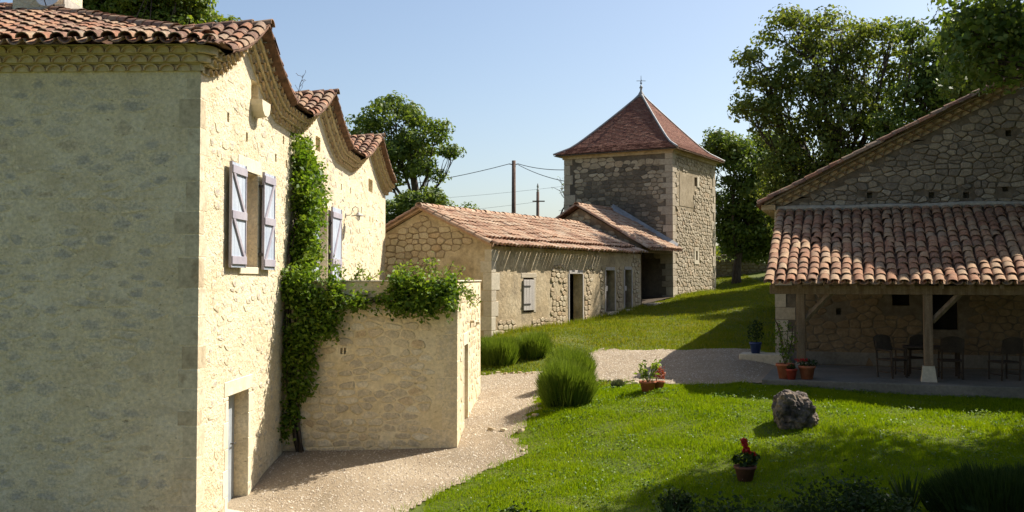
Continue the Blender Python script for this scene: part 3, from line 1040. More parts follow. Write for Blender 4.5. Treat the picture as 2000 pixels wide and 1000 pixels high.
def ground_at(x, y):
    """point of the ground seen at photo pixel (x, y)"""
    Zs = np.linspace(9, 80, 1500)
    X = (x - 1000) / F * Zs
    h = CZ + (HY - y) / F * Zs
    g = ground_z(X, Zs)
    k = np.argmax(h < g) if np.any(h < g) else len(Zs) - 1
    return Vector((X[k], Zs[k], g[k]))


xs = np.concatenate([-np.geomspace(900, 26, 14), np.arange(-24, 34.1, 0.5), np.geomspace(36, 900, 14)])
ys = np.concatenate([-np.geomspace(400, 4, 8), np.arange(0, 70, 0.5), np.geomspace(71, 1500, 22)])
GX, GY = np.meshgrid(xs, ys)
GZ = ground_z(GX.ravel(), GY.ravel())
nx, ny = len(xs), len(ys)
ii = (np.arange(ny - 1)[:, None] * nx + np.arange(nx - 1)[None, :]).ravel()
g_o = np_obj('ground', np.stack([GX.ravel(), GY.ravel(), GZ], 1), np.stack([ii, ii + 1, ii + nx + 1, ii + nx], 1), 'earth', None, 'structure')
g_o.data.polygons.foreach_set('use_smooth', [True] * len(g_o.data.polygons))


def in_poly(X, Y, poly):
    X, Y = np.asarray(X), np.asarray(Y)
    c = np.zeros(len(X), bool)
    j = len(poly) - 1
    for i in range(len(poly)):
        xi, yi = poly[i]
        xj, yj = poly[j]
        t = ((yi > Y) != (yj > Y)) & (X < (xj - xi) * (Y - yi) / (yj - yi + 1e-12) + xi)
        c ^= t
        j = i
    return c


gravel_px = [(760, 1015), (860, 960), (950, 918), (1003, 897), (1024, 882), (1005, 850), (1040, 805), (1056, 765), (1075, 747), (1165, 748),
             (1190, 744), (1260, 751), (1330, 752), (1420, 750), (1525, 747), (1515, 705), (1482, 684), (1330, 685), (1165, 684), (1090, 718),
             (1050, 727), (1000, 729), (935, 733)]
gp = [ground_at(*p) for p in gravel_px]
GRAVEL = [(p.x, p.y) for p in gp] + [(-2.2, 27), (-5.6, 26), (-5.6, 12), (-1.0, 12), (-0.9, 13.5)]
cell = 0.09
cx = np.arange(-5.8, 9.0, cell)
cy = np.arange(11.9, 34, cell)
CX, CY = np.meshgrid(cx, cy)
jit = 0.10 * np.sin(CX * 7.1 + CY * 3.3) + 0.07 * np.sin(CY * 11.0 - CX * 5)
sel = in_poly((CX + jit).ravel(), (CY + jit * .7).ravel(), GRAVEL)
fi = np.where(sel)[0]
VX = np.stack([CX.ravel()[fi]] * 4, 1) + np.array([0, cell, cell, 0])
VY = np.stack([CY.ravel()[fi]] * 4, 1) + np.array([0, 0, cell, cell])
key = np.round(VX / cell).astype(int) * 100000 + np.round(VY / cell).astype(int)
uq, first, inv = np.unique(key.ravel(), return_index=True, return_inverse=True)
px, py = VX.ravel()[first], VY.ravel()[first]
pz = np.maximum(ground_z(px, py), 0 * px - 99) + 0.02
gr_o = np_obj('gravel_path', np.stack([px, py, pz], 1), inv.reshape(-1, 4), 'gravel', None, 'structure')

# ---------------------------------------------------------------- house on the left
HS = Frame((-5.444 + 0.0308 * 15.8, 15.8), (0.0308, 1.0))     # sunlit side wall, u away from the camera
HF = Frame((HS.O.x, HS.O.y), (1.0, -0.0308))                   # shaded front wall, u < 0 towards the left
LEN = 18.7
GAB = [(2.4, 2.15, 0.98), (8.3, 2.35, 0.95), (15.4, 3.0, 1.05)]


def side_top(u):
    v = 3.30 - 0.02 * u
    for a, hw, A in GAB:
        t = abs(u - a) / hw
        if t < 1:
            v += A * ((1 - t) ** 1.45)
    return v


house = root('stone_house', (-8, 22, gz(-6, 15)), 'large pale stone house at left with curved wall gables and lilac shutters', 'house')


def hY(x, off=0.0):
    return (5.444 - off) / (0.0308 - (x - 1000) / F) - 15.8


op = []
op.append((18.0 - 15.8, 19.02 - 15.8, 0.22, 1.98, 0.42, True))       # upper window
op.append((17.35 - 15.8, 18.54 - 15.8, -4.2, -2.03, 0.33, True))     # cellar door
op.append((23.9 - 15.8, 25.2 - 15.8, -1.0, 1.78, 0.45, True))        # terrace door
op.append((2.74, 3.22, 3.34, 3.74, 0.32, True))                      # attic hole of the first gable
op.append((8.05, 8.55, 3.1, 3.45, 0.3, True))
op.append((hY(719), hY(727), 2.75, 3.15, 0.25, True))
for hx, hy in ((443, 228), (480, 267), (552, 273), (537, 308), (558, 320), (684, 372), (706, 410), (728, 430), (742, 440), (722, 428), (666, 365)):
    u = hY(hx)
    v = (HY - hy) / F * (u + 15.8)
    op.append((u - .06, u + .06, v - .08, v + .09, 0.14, True))
w1 = MB()
wall(w1, HS, 0, LEN, -5.6, side_top, op, step=0.2)
side_wall = w1.build('wall', 'render', house)
w2 = MB()
fvent = (-7.82, -7.70)
wall(w2, HF, -13, 0, -5.6, 3.32, [], step=1)
front_wall = w2.build('wall', 'render', house)
w3 = MB()   # rear and far walls, never seen straight on, close the volume
for a, b in ((HS.p(LEN, 0), HS.p(LEN, 0, -13)), (HS.p(LEN, 0, -13), HF.p(-13, 0))):
    w3.add([Vector((a.x, a.y, CZ - 5.6)), Vector((b.x, b.y, CZ - 5.6)), Vector((b.x, b.y, CZ + 3.2)), Vector((a.x, a.y, CZ + 3.2))], [(0, 1, 2, 3)])
w3.build('wall', 'render', house)

sv_house = 'house_stone'


def clear(u, v, ops, m=0.12):
    return not any(a - m < u < b + m and c - m < v < d + m for a, b, c, d, _, _ in ops)


it = rubble(HF, sv_house, -7.9, -0.5, -4.9, 3.25, lambda u, v: v < 3.25 and u < -.38, hr=(0.08, 0.25), wr=(0.16, 0.75), gap=0.03, proud=0.008, keep=0.66, seed=21, wild=.3, rnd_corner=.3)
pieces('stone', front_wall, it, 300)
it = rubble(HS, sv_house, 0.5, LEN - .3, -4.6, 4.2, lambda u, v: .42 < u < LEN - .3 and v < side_top(u) - .05 and clear(u, v, op, .16),
            hr=(0.11, 0.22), wr=(0.14, 0.46), gap=0.05, proud=0.010, keep=0.42, seed=22, wild=.45, rnd_corner=.32)
pieces('stone', side_wall, it, 300)
quoins(side_wall, 'quoin', HF, HS, 0.0, -4.5, 3.2, 'quoin', long=0.36, short=0.22, hr=(0.24, 0.5), proud=0.003)
cor_side = cornice(house, HS, side_top, -0.02, LEN + .3, rows=3)
cor_front = cornice(house, HF, lambda u: 3.32, -13, 0.02, rows=3)
# rounded corner of the cornice
cb = MB()
for r_ in range(3):
    w_ = 0.09 + .105 * r_ - .03
    z0, z1 = CZ + 3.31 + r_ * .125, CZ + 3.31 + (r_ + 1) * .125 - .012
    ring = []
    for k in range(7):
        a = -math.pi / 2 + (math.pi / 2) * k / 6
        ring.append((HS.O.x + math.cos(a) * w_, HS.O.y + math.sin(a) * w_))
    vs = [(x, y, z0) for x, y in ring] + [(x, y, z1) for x, y in ring] + [(HS.O.x - .02, HS.O.y + .02, z0), (HS.O.x - .02, HS.O.y + .02, z1)]
    fs = [(k, k + 1, 8 + k, 7 + k) for k in range(6)] + [(14, k + 1, k) for k in range(6)] + [(15, 7 + k, 8 + k) for k in range(6)]
    cb.add(vs, fs)
cb.build('cornice_corner', 'cornice', house)

# main roof
pit = 0.35
ca = 1 / math.sqrt(1 + pit * pit)
EV = 3.32 + .375 + 0.03
sh, tl = MB(), []
XR = HS.O.x + 0.42
YF = HS.O.y - 0.44
W_ = 10.0
slope(sh, tl, Vector((XR - W_, YF, CZ + EV)), Vector((1, 0, 0)), Vector((0, 1, pit)), W_,
      lambda u: min(W_ - u, 6.0) / ca, 'tile_old', sp=0.262, ex=0.35, amp=0.05, seed=3)
IN_ = 1.0
slope(sh, [], HS.p(IN_ + .1, EV + pit * (.42 + IN_), -IN_), HS.U, Vector((-HS.W.x, -HS.W.y, pit)), 18.0,
      lambda u: min(u + .05, 5.0, 18.0 - u) / ca, 'tile_old', amp=0.02, seed=4, tiles=False)
_us = np.linspace(-.3, LEN + .35, 140)
o = len(sh.v)
for u in _us:
    t_ = side_top(min(max(u, 0), LEN)) + .40
    fl_ = min(3.30 - .02 * u + .40 + pit * (.44 + IN_), EV - .05 + pit * (u + .44))
    for w, v in ((.44, t_), (-IN_, max(t_ - .06, fl_))):
        sh.v.append(tuple(HS.p(u, v, w)))
for k in range(len(_us) - 1):
    sh.f.append((o + 2 * k, o + 2 * k + 1, o + 2 * k + 3, o + 2 * k + 2))
rz = CZ + EV + pit * 6.0
sh.add([(XR - W_ - 4, YF + 6, rz), (XR - 6, YF + 6, rz), (XR - 6, YF + 12, rz - 2.1), (XR - W_ - 4, YF + 12, rz - 2.1),
        (XR - W_ - 4, YF, rz - 2.1), (XR - W_, YF, rz - 2.1), (XR - W_, YF + 6, rz)], [(0, 1, 2, 3), (4, 5, 6, 0)])
ridge_run(tl, [(XR - 0.25, YF + 0.25, CZ + EV + .10), (XR - 3, YF + 3, CZ + EV + pit * 3 + .05), (XR - 6, YF + 6, rz + .04)], 'tile_old')
ridge_run(tl, [(XR - 6, YF + 6, rz + .03), (XR - W_ - 3, YF + 6, rz + .03)], 'tile_old', seed=6)
# gable roofs: the curve of each gable swept inwards
for gi, (a, hw, A) in enumerate(GAB):
    n = 28
    cur = []
    lo = max(a - hw, -0.25)
    for k in range(n + 1):
        u = lo + (a + hw - lo) * k / n
        cur.append(Vector((u, side_top(u) + 0.40 + (0.05 if 0 < k < n else 0))))
    for dz, wa, wb in ((0.012, 0.44, -3.2), (-0.03, 0.44, -0.1)):
        o = len(sh.v)
        for c_ in cur:
            for w in (wa, wb):
                sh.v.append(tuple(HS.p(c_.x, c_.y + dz + (0.0 if w > 0 else -.22), w)))
        for k in range(n):
            sh.f.append((o + 2 * k, o + 2 * k + 1, o + 2 * k + 3, o + 2 * k + 2))
    o = len(sh.v)
    for c_ in cur:
        sh.v.append(tuple(HS.p(c_.x, c_.y, .44)))
        sh.v.append(tuple(HS.p(c_.x, c_.y - .035, .44)))
    for k in range(n):
        sh.f.append((o + 2 * k, o + 2 * k + 1, o + 2 * k + 3, o + 2 * k + 2))
    rnd = random.Random(gi)
    for side in (1, -1):
        seg = [c for c in cur if (c.x <= a + .01 if side > 0 else c.x >= a - .01)]
        if side < 0:
            seg = seg[::-1]
        arc = [0]
        for p, q in zip(seg[:-1], seg[1:]):
            arc.append(arc[-1] + (q - p).length)
        for col in range(8 if side > 0 else 3):
            w = 0.33 - .26 * col
            s_ = 0.0
            while s_ < arc[-1] - .1:
                i = min(max(k for k in range(len(arc)) if arc[k] <= s_), len(seg) - 2)
                f_ = (s_ - arc[i]) / (arc[i + 1] - arc[i])
                p = seg[i].lerp(seg[i + 1], f_)
                j = min(i + 2, len(seg) - 1)
                t = (seg[j] - seg[i]).normalized()
                S = HS.U * t.x + HS.V * t.y
                U = HS.W * side
                N = U.cross(S)
                P_ = HS.p(p.x, p.y - .22 * max(0, (.44 - w)) / 3.6, w) + N * (.02 + abs(rnd.gauss(0, .006))) - S * .04
                tl.append((TILES['tile_old'], basis(U, S, N, P_) @ Matrix.Rotation(rnd.gauss(0, .04), 4, 'Z') @ Matrix.Rotation(-R(3), 4, 'X') @
                           Matrix.Diagonal((1.06, min(1, (arc[-1] - s_) / .44), 1.1, 1))))
                s_ += .33
    ridge_run(tl, [HS.p(a, side_top(a) + .46, .5), HS.p(a, side_top(a) + .27, -3.0)], 'tile_old', lift=-.03, seed=gi + 9)
roof = sh.build('roof', 'sheet', house)
pieces('roof_tile', roof, tl, 300)

# chimney with a dish on it
chx, chy = -9.62, 20.6
cm = MB()
cm.box((chx - .55, chy - .45, CZ + 4.7), (chx + .48, chy + .45, CZ + 7.2))
cm.box((chx - .70, chy - .53, CZ + 7.2), (chx + .56, chy + .53, CZ + 7.34))
chim = cm.build('chimney', 'render', house)
fl = MB()
fl.add([(chx - .66, chy - .5, CZ + 5.28), (chx + .52, chy - .5, CZ + 5.42), (chx + .52, chy - .453, CZ + 5.6), (chx - .66, chy - .453, CZ + 5.46)], [(0, 1, 2, 3)])
fl.box((chx + .481, chy - .46, CZ + 5.3), (chx + .51, chy + .46, CZ + 5.75))
fl.build('flashing', 'mortar', chim)
dish = root('satellite_dish', tuple(at(88, 0, 20.1)), 'white round satellite dish fixed to the chimney', 'dish')
dm = MB()
prof = [(0.02 + .23 * k / 8, 0.07 * (k / 8) ** 2) for k in range(9)]
MD = Matrix.Translation(at(88, -10, 19.95)) @ Matrix.Rotation(R(72), 4, 'X') @ Matrix.Rotation(R(0), 4, 'Y')
dm.lathe(prof + [(r_, z_ - .012) for r_, z_ in prof[::-1]], (0, 0, 0), 24, MD)
dm.build('reflector', 'white', dish, True)
da = MB()
da.tube([MD @ Vector((0, -.24, .06)), MD @ Vector((0, -.15, .2)), MD @ Vector((0, 0, .26))], .012, 6)
da.tube([MD @ Vector((0, 0, -.01)), MD @ Vector((0, -.05, -.3))], .02, 6)
da.build('arm', 'iron', dish)

# window shutters (two leaves on the upper window, two on the terrace door)
def shutter(u0, u1, v0, v1, hinge_right, name='shutter', w=0.07):
    root_o = MB()
    nb = 4
    bw = (u1 - u0) / nb
    b0 = MB()
    b0.box((u0, v0, w), (u1, v1, w + .012), HS.M)
    o = b0.build(name, 'lilac_panel', house)
    for k in range(nb):
        b = MB()
        b.box((u0 + k * bw + .003, v0 + .002, w + .01), (u0 + (k + 1) * bw - .003, v1 - .002, w + .034), HS.M, bev=.003)
        b.build('board', 'lilac_panel', o)
    H = v1 - v0
    for f_ in (.07, .5, .93):
        b = MB()
        c = v0 + H * f_
        b.box((u0 + .01, c - .07, w + .035), (u1 - .01, c + .07, w + .068), HS.M, bev=.004)
        b.build('batten', 'lilac', o)
    for lo, hi in ((.10, .47), (.53, .90)):
        b = MB()
        y0, y1 = v0 + H * lo, v0 + H * hi
        ua, ub = (u0 + .1, u1 - .1) if hinge_right else (u1 - .1, u0 + .1)
        q = .055
        vs = [HS.p(ua - q, y1, w + .036), HS.p(ua + q, y1, w + .036), HS.p(ub + q, y0, w + .036), HS.p(ub - q, y0, w + .036)]
        vs += [p + HS.W * .028 for p in vs]
        b.add(vs, [(4, 5, 6, 7), (0, 1, 5, 4), (1, 2, 6, 5), (2, 3, 7, 6), (3, 0, 4, 7)])
        b.build('brace', 'lilac', o)
    b = MB()
    ue = u1 if hinge_right else u0
    b.box((u0 - .002, v0, w + .004), (u0 + .03, v1, w + .05), HS.M)
    b.box((u1 - .03, v0, w + .004), (u1 + .002, v1, w + .05), HS.M)
    b.build('edge_strip', 'lilac', o)
    hg = MB()
    for f_ in (.14, .84):
        hg.box((ue - .03, v0 + H * f_, 0.0), (ue + .05, v0 + H * f_ + .05, w + .03), HS.M)
    hg.build('hinge', 'iron', o)
    return o


shutter(17.08 - 15.8, 17.93 - 15.8, .20, 2.03, True)
shutter(19.08 - 15.8, 19.86 - 15.8, .18, 2.05, False)
shutter(22.75 - 15.8, 23.85 - 15.8, -.95, 1.83, True)
shutter(25.3 - 15.8, 26.45 - 15.8, -.95, 1.84, False)


def facing(u0, u1, v0, v1, mat='quoin', t=.17, sill=True, name='surround'):
    """dressed stones round an opening"""
    items = []
    o = MB()
    o.box((u0 - t - .06, v1, -.05), (u1 + t + .06, v1 + .26, .012), HS.M, bev=.01)
    ob = o.build(name, mat, house)
    if sill:
        o = MB()
        o.box((u0 - t, v0 - .13, -.05), (u1 + t, v0, .03), HS.M, bev=.01)
        o.build('sill', mat, ob)
    v = v0
    k = 0
    while v < v1 - .05:
        h = min(.36 + .1 * (k % 2), v1 - v)
        for a, b in ((u0 - t - .1 * (k % 2), u0 - .002), (u1 + .002, u1 + t + .1 * ((k + 1) % 2))):
            c = MB()
            c.box((a, v + .005, -.05), (b, v + h - .005, .010), HS.M, bev=.008)
            c.build('jamb_stone', mat, ob)
        v += h
        k += 1


M['pale_ash'] = surf('pale_dressed_stone', [(0.35, (0.64, 0.55, 0.38)), (0.65, (0.74, 0.66, 0.49))], scale=2.5, fine=14, fine_amt=0.2, bump=0.3)
facing(2.2, 3.22, .22, 1.98, 'pale_ash')
facing(1.55, 2.74, -4.1, -2.03, 'pale_ash', sill=False)
facing(8.1, 9.4, -1.0, 1.78, 'pale_ash', sill=False)
# window pane and frame, doors set back in their reveals
wf = MB()
wf.box((2.2, .22, -.40), (3.22, 1.98, -.36), HS.M)
wfo = wf.build('window_frame', 'lilac', house)
dp = MB()
dp.box((1.55, -4.1, -.32), (2.74, -2.03, -.27), HS.M)
dr = dp.build('door', 'blue_door', house)
for k in range(5):
    b = MB()
    b.box((1.56 + k * .236, -4.08, -.272), (1.56 + k * .236 + .228, -2.05, -.255), HS.M, bev=.004)
    b.build('plank', 'blue_door', dr)
b = MB()
b.tube([HS.p(2.5, -3.0, -.25), HS.p(2.5, -3.0, -.19), HS.p(2.62, -3.0, -.19)], .012, 6)
b.build('handle', 'iron', dr)
ds = MB()
ds.box((1.45, -4.32, -.3), (2.84, -4.08, .22), HS.M, bev=.02)
ds.build('doorstep', 'ashlar', house)
dp = MB()
dp.box((8.1, -1, -.44), (9.4, 1.78, -.40), HS.M)
dp.build('door', 'lilac_panel', house)
# carved ledge under the attic hole
lg = MB()
prof = [(-.30, 0), (.30, 0), (.30, -.10), (.24, -.22), (.12, -.30), (-.12, -.30), (-.24, -.22), (-.30, -.10)]
for wz in (0, .2):
    pass
vs = [HS.p(3.0 + x, 3.35 + y, -.02) for x, y in prof] + [HS.p(3.0 + x * .92, 3.35 + y * .9, .22) for x, y in prof]
lg.add(vs, [(i, (i + 1) % 8, 8 + (i + 1) % 8, 8 + i) for i in range(8)] + [tuple(range(8, 16))])
lg.build('ledge', 'pale_ash', house)
# round vent grille on the front wall
vg = root('vent_grille', HF.p(-7.93, 2.33, .01), 'small round dark slatted vent high on the shaded house wall', 'vent')
g = MB()
MV = HF.M @ Matrix.Translation((-7.93, 2.33, 0.012))
g.lathe([(.062, -.012), (.062, .006), (.052, .008)], (0, 0, 0), 20, MV)
g.build('ring', 'mortar', vg)
for k in range(5):
    y = -.04 + k * .02
    hw = math.sqrt(.05 ** 2 - y * y)
    g = MB()
    g.box((-hw, y - .006, .004), (hw, y + .004, .016), MV)
    g.build('slat', 'iron', vg)

# swan-neck lamp
lu, lv = hY(674), 1.76
lamp = root('wall_lamp', HS.p(lu, lv, 0), 'small swan-neck lamp with flat shade on the sunlit house wall', 'lamp')
g = MB()
g.lathe([(.07, 0), (.07, .02), (.03, .03)], (0, 0, 0), 14, HS.M @ Matrix.Translation((lu, lv, 0)))
g.build('wall_plate', 'zinc', lamp)
g = MB()
g.tube([HS.p(lu, lv, .02), HS.p(lu, lv, .12), HS.p(lu, lv + .06, .18), HS.p(lu, lv + .18, .2), HS.p(lu, lv + .24, .27), HS.p(lu, lv + .2, .35), HS.p(lu, lv + .06, .36)], .014, 8)
g.build('arm', 'zinc', lamp, True)
g = MB()
g.lathe([(.02, .08), (.05, .06), (.06, .02), (.20, -.015), (.20, -.022), (.05, .0)], tuple(HS.p(lu, lv, .36)), 20)
g.build('shade', 'zinc', lamp, True)
g = MB()
g.lathe([(.045, 0), (.055, -.05), (.045, -.13), (.02, -.16)], tuple(HS.p(lu, lv, .36)), 14)
g.build('globe', 'white', lamp, True)

# ---------------------------------------------------------------- walled terrace
TF = Frame((-1.15, 20.98), (1.0, -0.0308))      # front, u from -3.65 to 0
TS = Frame((-1.15, 20.98), (0.0513, 1.0))       # right side, u away
ter = root('stone_terrace', (-3, 23, gz(-2.8, 21)), 'walled stone terrace block built against the sunlit house wall', 'terrace')
TT = -0.06
tw = MB()
vent = (-2.50, -2.43)
uv = (670 - 1000) / F * 20.98 + 1.15
vv = -(685 - HY) / F * 20.98
top_ = [(uv - .06, uv - .012, vv - .07, vv + .06, .1, True), (uv + .012, uv + .06, vv - .07, vv + .06, .1, True)]
wall(tw, TF, -3.7, 0, -5.0, TT, top_, step=.6)
tfo = tw.build('wall', 'ter_render', ter)
tsw = MB()
tso = [(22.45 - 20.98, 23.35 - 20.98, -3.62, -1.5, .3, True)]
wall(tsw, TS, 0, 5.9, -5.0, TT - .02, tso, step=.6)
tsd = tsw.build('wall', 'ter_render', ter)
tt = MB()
# parapet coping, floor and back
tt.box((-3.72, TT - .9, -.0), (-3.70, TT - .88, .0), TF.M)
q = [TF.p(-3.75, 0, -.3), TF.p(-.3, 0, -.3), TS.p(5.9, 0, -.3), TS.p(5.9, 0, -3.8)]
tt.add([Vector((p.x, p.y, CZ - .95)) for p in q], [(0, 1, 2, 3)])
tt.add([TF.p(-3.75, -.95, -.3), TF.p(-.3, -.95, -.3), TF.p(-.3, TT, -.3), TF.p(-3.75, TT, -.3)], [(3, 2, 1, 0)])
tt.add([TS.p(.3, -.95, -.3), TS.p(5.9, -.95, -.3), TS.p(5.9, TT, -.3), TS.p(.3, TT, -.3)], [(3, 2, 1, 0)])
tt.add([TS.p(5.9, -5, 0), TS.p(5.9, -5, -3.6), TS.p(5.9, TT - .02, -3.6), TS.p(5.9, TT - .02, 0)], [(0, 1, 2, 3)])
tt.build('floor', 'mortar', ter)
for k in range(4):
    c = MB()
    a = -3.75 + k * .95
    c.box((a, TT - .005, -.34), (a + .94 if k < 3 else .03, TT + .035, .03), TF.M, bev=.01)
    c.build('coping_stone', 'ashlar', ter)
for k in range(6):
    c = MB()
    a = .36 + k * .93
    c.box((a, TT - .005, -.34), (a + .92, TT + .033, .03), TS.M, bev=.01)
    c.build('coping_stone', 'ashlar', ter)
sv_ter = 'ter_stone'
it = rubble(TF, sv_ter, -3.7, -.4, -4.2, TT, lambda u, v: -3.7 < u < -.45 and v < TT - .05 and clear(u, v, top_, .05), hr=(.10, .2), wr=(.16, .5), gap=.03, proud=.022, keep=.93, seed=31, wild=.3, rnd_corner=.25)
pieces('stone', tfo, it, 300)
it = rubble(TS, sv_ter, .4, 5.8, -4.0, TT, lambda u, v: .5 < u < 5.8 and v < TT - .05 and clear(u, v, tso, .2), hr=(.11, .2), wr=(.16, .42), gap=.04, proud=.012, keep=.6, seed=32)
pieces('stone', tsd, it, 300)
quoins(tfo, 'quoin', TF, TS, 0, -4.2, TT - .04, 'ter_stone', long=.5, short=.3, hr=(.34, .62), proud=.006, seed=5)
c = MB()
c.box((tso[0][0], -3.62, -.29), (tso[0][1], -1.5, -.24), TS.M)
td = c.build('door', 'wood_grey', ter)
for k in range(4):
    c = MB()
    c.box((tso[0][0] + .01 + k * .222, -3.6, -.245), (tso[0][0] + .225 + k * .222, -1.52, -.225), TS.M, bev=.004)
    c.build('plank', 'wood_grey', td)
c = MB()
c.box((tso[0][0] - .15, -1.5, -.05), (tso[0][1] + .15, -1.22, .012), TS.M, bev=.01)
c.build('lintel', 'pale_ash', ter)
for a, b in ((tso[0][0] - .2, tso[0][0] - .003), (tso[0][1] + .003, tso[0][1] + .2)):
    for k in range(5):
        c = MB()
        c.box((a, -3.6 + k * .42, -.05), (b, -3.6 + k * .42 + .412, .009), TS.M, bev=.008)
        c.build('jamb_stone', 'pale_ash', ter)
for (uu, vv_) in ((2.9, -1.05), (4.4, -1.15)):
    c = MB()
    c.box((uu, vv_, -.05), (uu + .2, vv_ + .07, .10), TS.M, bev=.01)
    c.build('corbel', 'quoin', ter)
# small bell lantern under the creeper
bl = root('wall_bell', TF.p((622 - 1000) / F * 20.98 + 1.15, -1.0, .1), 'small dark metal bell hanging on the terrace wall among the creeper', 'bell')
c = MB()
bp_ = TF.p((622 - 1000) / F * 20.98 + 1.15, -1.0, .12)
c.lathe([(.095, 0), (.09, .02), (.07, .06), (.062, .12), (.045, .155), (.012, .17)], tuple(bp_ - Vector((0, 0, .08))), 16)
c.build('bell_body', 'iron', bl, True)
c = MB()
c.tube([bp_ + Vector((0, .13, .12)), bp_ + Vector((0, 0, .14)), bp_ + Vector((0, 0, .08))], .01, 6)
c.build('bracket', 'iron', bl)

# ---------------------------------------------------------------- long low barn
BL = Frame((-0.69, 33.5), (0.5, 0.866))       # sunlit long wall
BG = Frame((-0.69, 33.5), (0.866, -0.5))      # shaded gable wall, u < 0 leftwards
barn = root('stone_barn', BL.p(6, -2, -2.8), 'long low stone barn with sun-bleached tile roof and three doorways', 'barn')
BLEN, BW, BE, BR = 12.9, 5.6, 1.12, 2.38
bo = [(2.18, 3.05, -1.19, .04, .3, True), (5.80, 6.95, -1.78, .2, .4, False), (9.15, 10.04, -1.36, .36, .4, False), (11.1, 11.84, -1.3, .4, .4, False)]
c = MB()
wall(c, BL, 0, BLEN, -4.5, BE, bo, step=.8)
bwl = c.build('wall', 'ochre', barn)


def gab_top(u):
    return BE + (BR - BE) * (1 - abs(u + BW / 2) / (BW / 2))


c = MB()
wall(c, BG, -BW, 0, -4.5, gab_top, [], step=.35)
bgw = c.build('wall', 'ochre', barn)
c = MB()
BB = [BL.p(0, 0, -BW), BL.p(BLEN, 0, -BW), BL.p(BLEN, 0, 0)]
for a, b in zip(BB[:-1], BB[1:]):
    c.add([Vector((a.x, a.y, CZ - 4)), Vector((b.x, b.y, CZ - 4)), Vector((b.x, b.y, CZ + BE)), Vector((a.x, a.y, CZ + BE))], [(0, 1, 2, 3)])
c.build('wall', 'joint', barn)
c = MB()
c.add([BL.p(0, -2.0, 0), BL.p(BLEN, -1.5, 0), BL.p(BLEN, -1.5, -BW), BL.p(0, -2.0, -BW)], [(0, 1, 2, 3)])
c.build('floor', 'soil', barn)
sv_warm = 'rubble_warm'


def patch(u, v):
    # where the render has fallen off the long wall
    n = noise.noise(Vector((u * .9, v * .9, 3.1)))
    lim = 0
    if 4.2 < u < 5.75:
        lim = .75 - abs(u - 5.2) * .5
    elif 6.95 < u < 8.4:
        lim = .7 - (u - 7) * .5
    elif 8.3 < u < 9.15 or 10.04 < u < 11.1:
        lim = .55
    elif u > 11.8:
        lim = .9
    if v < -1.35 and .5 < u < 4:
        lim = max(lim, .3)
    if v > .55:
        lim -= .5 if u < 11.5 else 0
    return n * .7 + lim > .22


bed = MB()
it = rubble(BL, sv_warm, 0.3, BLEN, -2.3, BE, lambda u, v: .35 < u < BLEN - .02 and v < BE - .02 and clear(u, v, bo, .13) and patch(u, v),
            hr=(.12, .24), wr=(.16, .42), gap=.03, proud=.03, seed=41, bed=bed)
pieces('stone', bwl, it, 300)
bed.build('mortar_bed', 'joint', barn)
bed = MB()


def gpatch(u, v):
    return noise.noise(Vector((u * .8, v * .8, 9.2))) * .5 + (v - .15) * .9 + (-u - 2.2) * .42 > .25


it = rubble(BG, sv_warm, -BW, 0, -2.2, BR, lambda u, v: -BW < u < -.1 and v < gab_top(u) - .06 and gpatch(u, v),
            hr=(.14, .27), wr=(.2, .55), gap=.03, proud=.04, seed=42, bed=bed)
pieces('stone', bgw, it, 300)
bed.build('mortar_bed', 'joint', barn)
quoins(bwl, 'quoin', BG, BL, 0, -2.2, BE - .02, 'ashlar', long=.5, short=.28, hr=(.35, .6), proud=.014, seed=11)
for a, b, c0, d, dep, bk in bo[1:]:
    c = MB()
    c.box((a - .02, d, -.2), (b + .02, d + .14, .02), BL.M, bev=.01)
    c.build('lintel', 'wood_grey', barn)
    for x0 in (a - .09, b + .004):
        c = MB()
        c.box((x0, c0, -.12), (x0 + .086, d, .022), BL.M, bev=.006)
        c.build('door_post', 'wood_grey', barn)
    c = MB()
    c.box((a - .08, c0 - .16, -.3), (b + .12, c0, .14), BL.M, bev=.015)
    c.build('doorstep', 'ashlar', barn)
# half-open door leaves in the two far doorways
for a, b, c0, d in ((9.15, 10.04, -1.36, .36), (11.1, 11.84, -1.3, .4)):
    c = MB()
    c.box((a + .02, c0 + .03, -.14), (a + .34, d - .02, -.10), BL.M)
    o = c.build('door', 'wood_dark', barn)
    for k in range(2):
        c = MB()
        c.box((a + .03 + k * .155, c0 + .04, -.099), (a + .175 + k * .155, d - .03, -.08), BL.M, bev=.004)
        c.build('plank', 'wood_dark', o)
    c = MB()
    c.box((a + .03, -.5, -.078), (a + .33, -.3, -.05), BL.M, bev=.004)
    c.build('patch_board', 'wood_grey', o)
# closed grey shutter on the window
c = MB()
c.box((2.12, -1.12, .02), (2.92, -.02, .04), BL.M)
o = c.build('shutter', 'wood_grey', barn)
for k in range(4):
    c = MB()
    c.box((2.13 + k * .197, -1.11, .038), (2.32 + k * .197, -.03 - .02 * (k % 2), .058), BL.M, bev=.005)
    c.build('board', 'wood_grey', o)
for y in (-.92, -.28):
    c = MB()
    c.box((2.1, y, .058), (2.6, y + .05, .072), BL.M)
    c.build('strap_hinge', 'iron', o)
for a, b, y0, y1 in ((2.02, 3.15, .04, .22), (2.93, 3.12, -1.2, .035)):
    c = MB()
    c.box((a, y0, -.05), (b, y1, .015), BL.M, bev=.015)
    c.build('surround_stone', 'ashlar', barn)
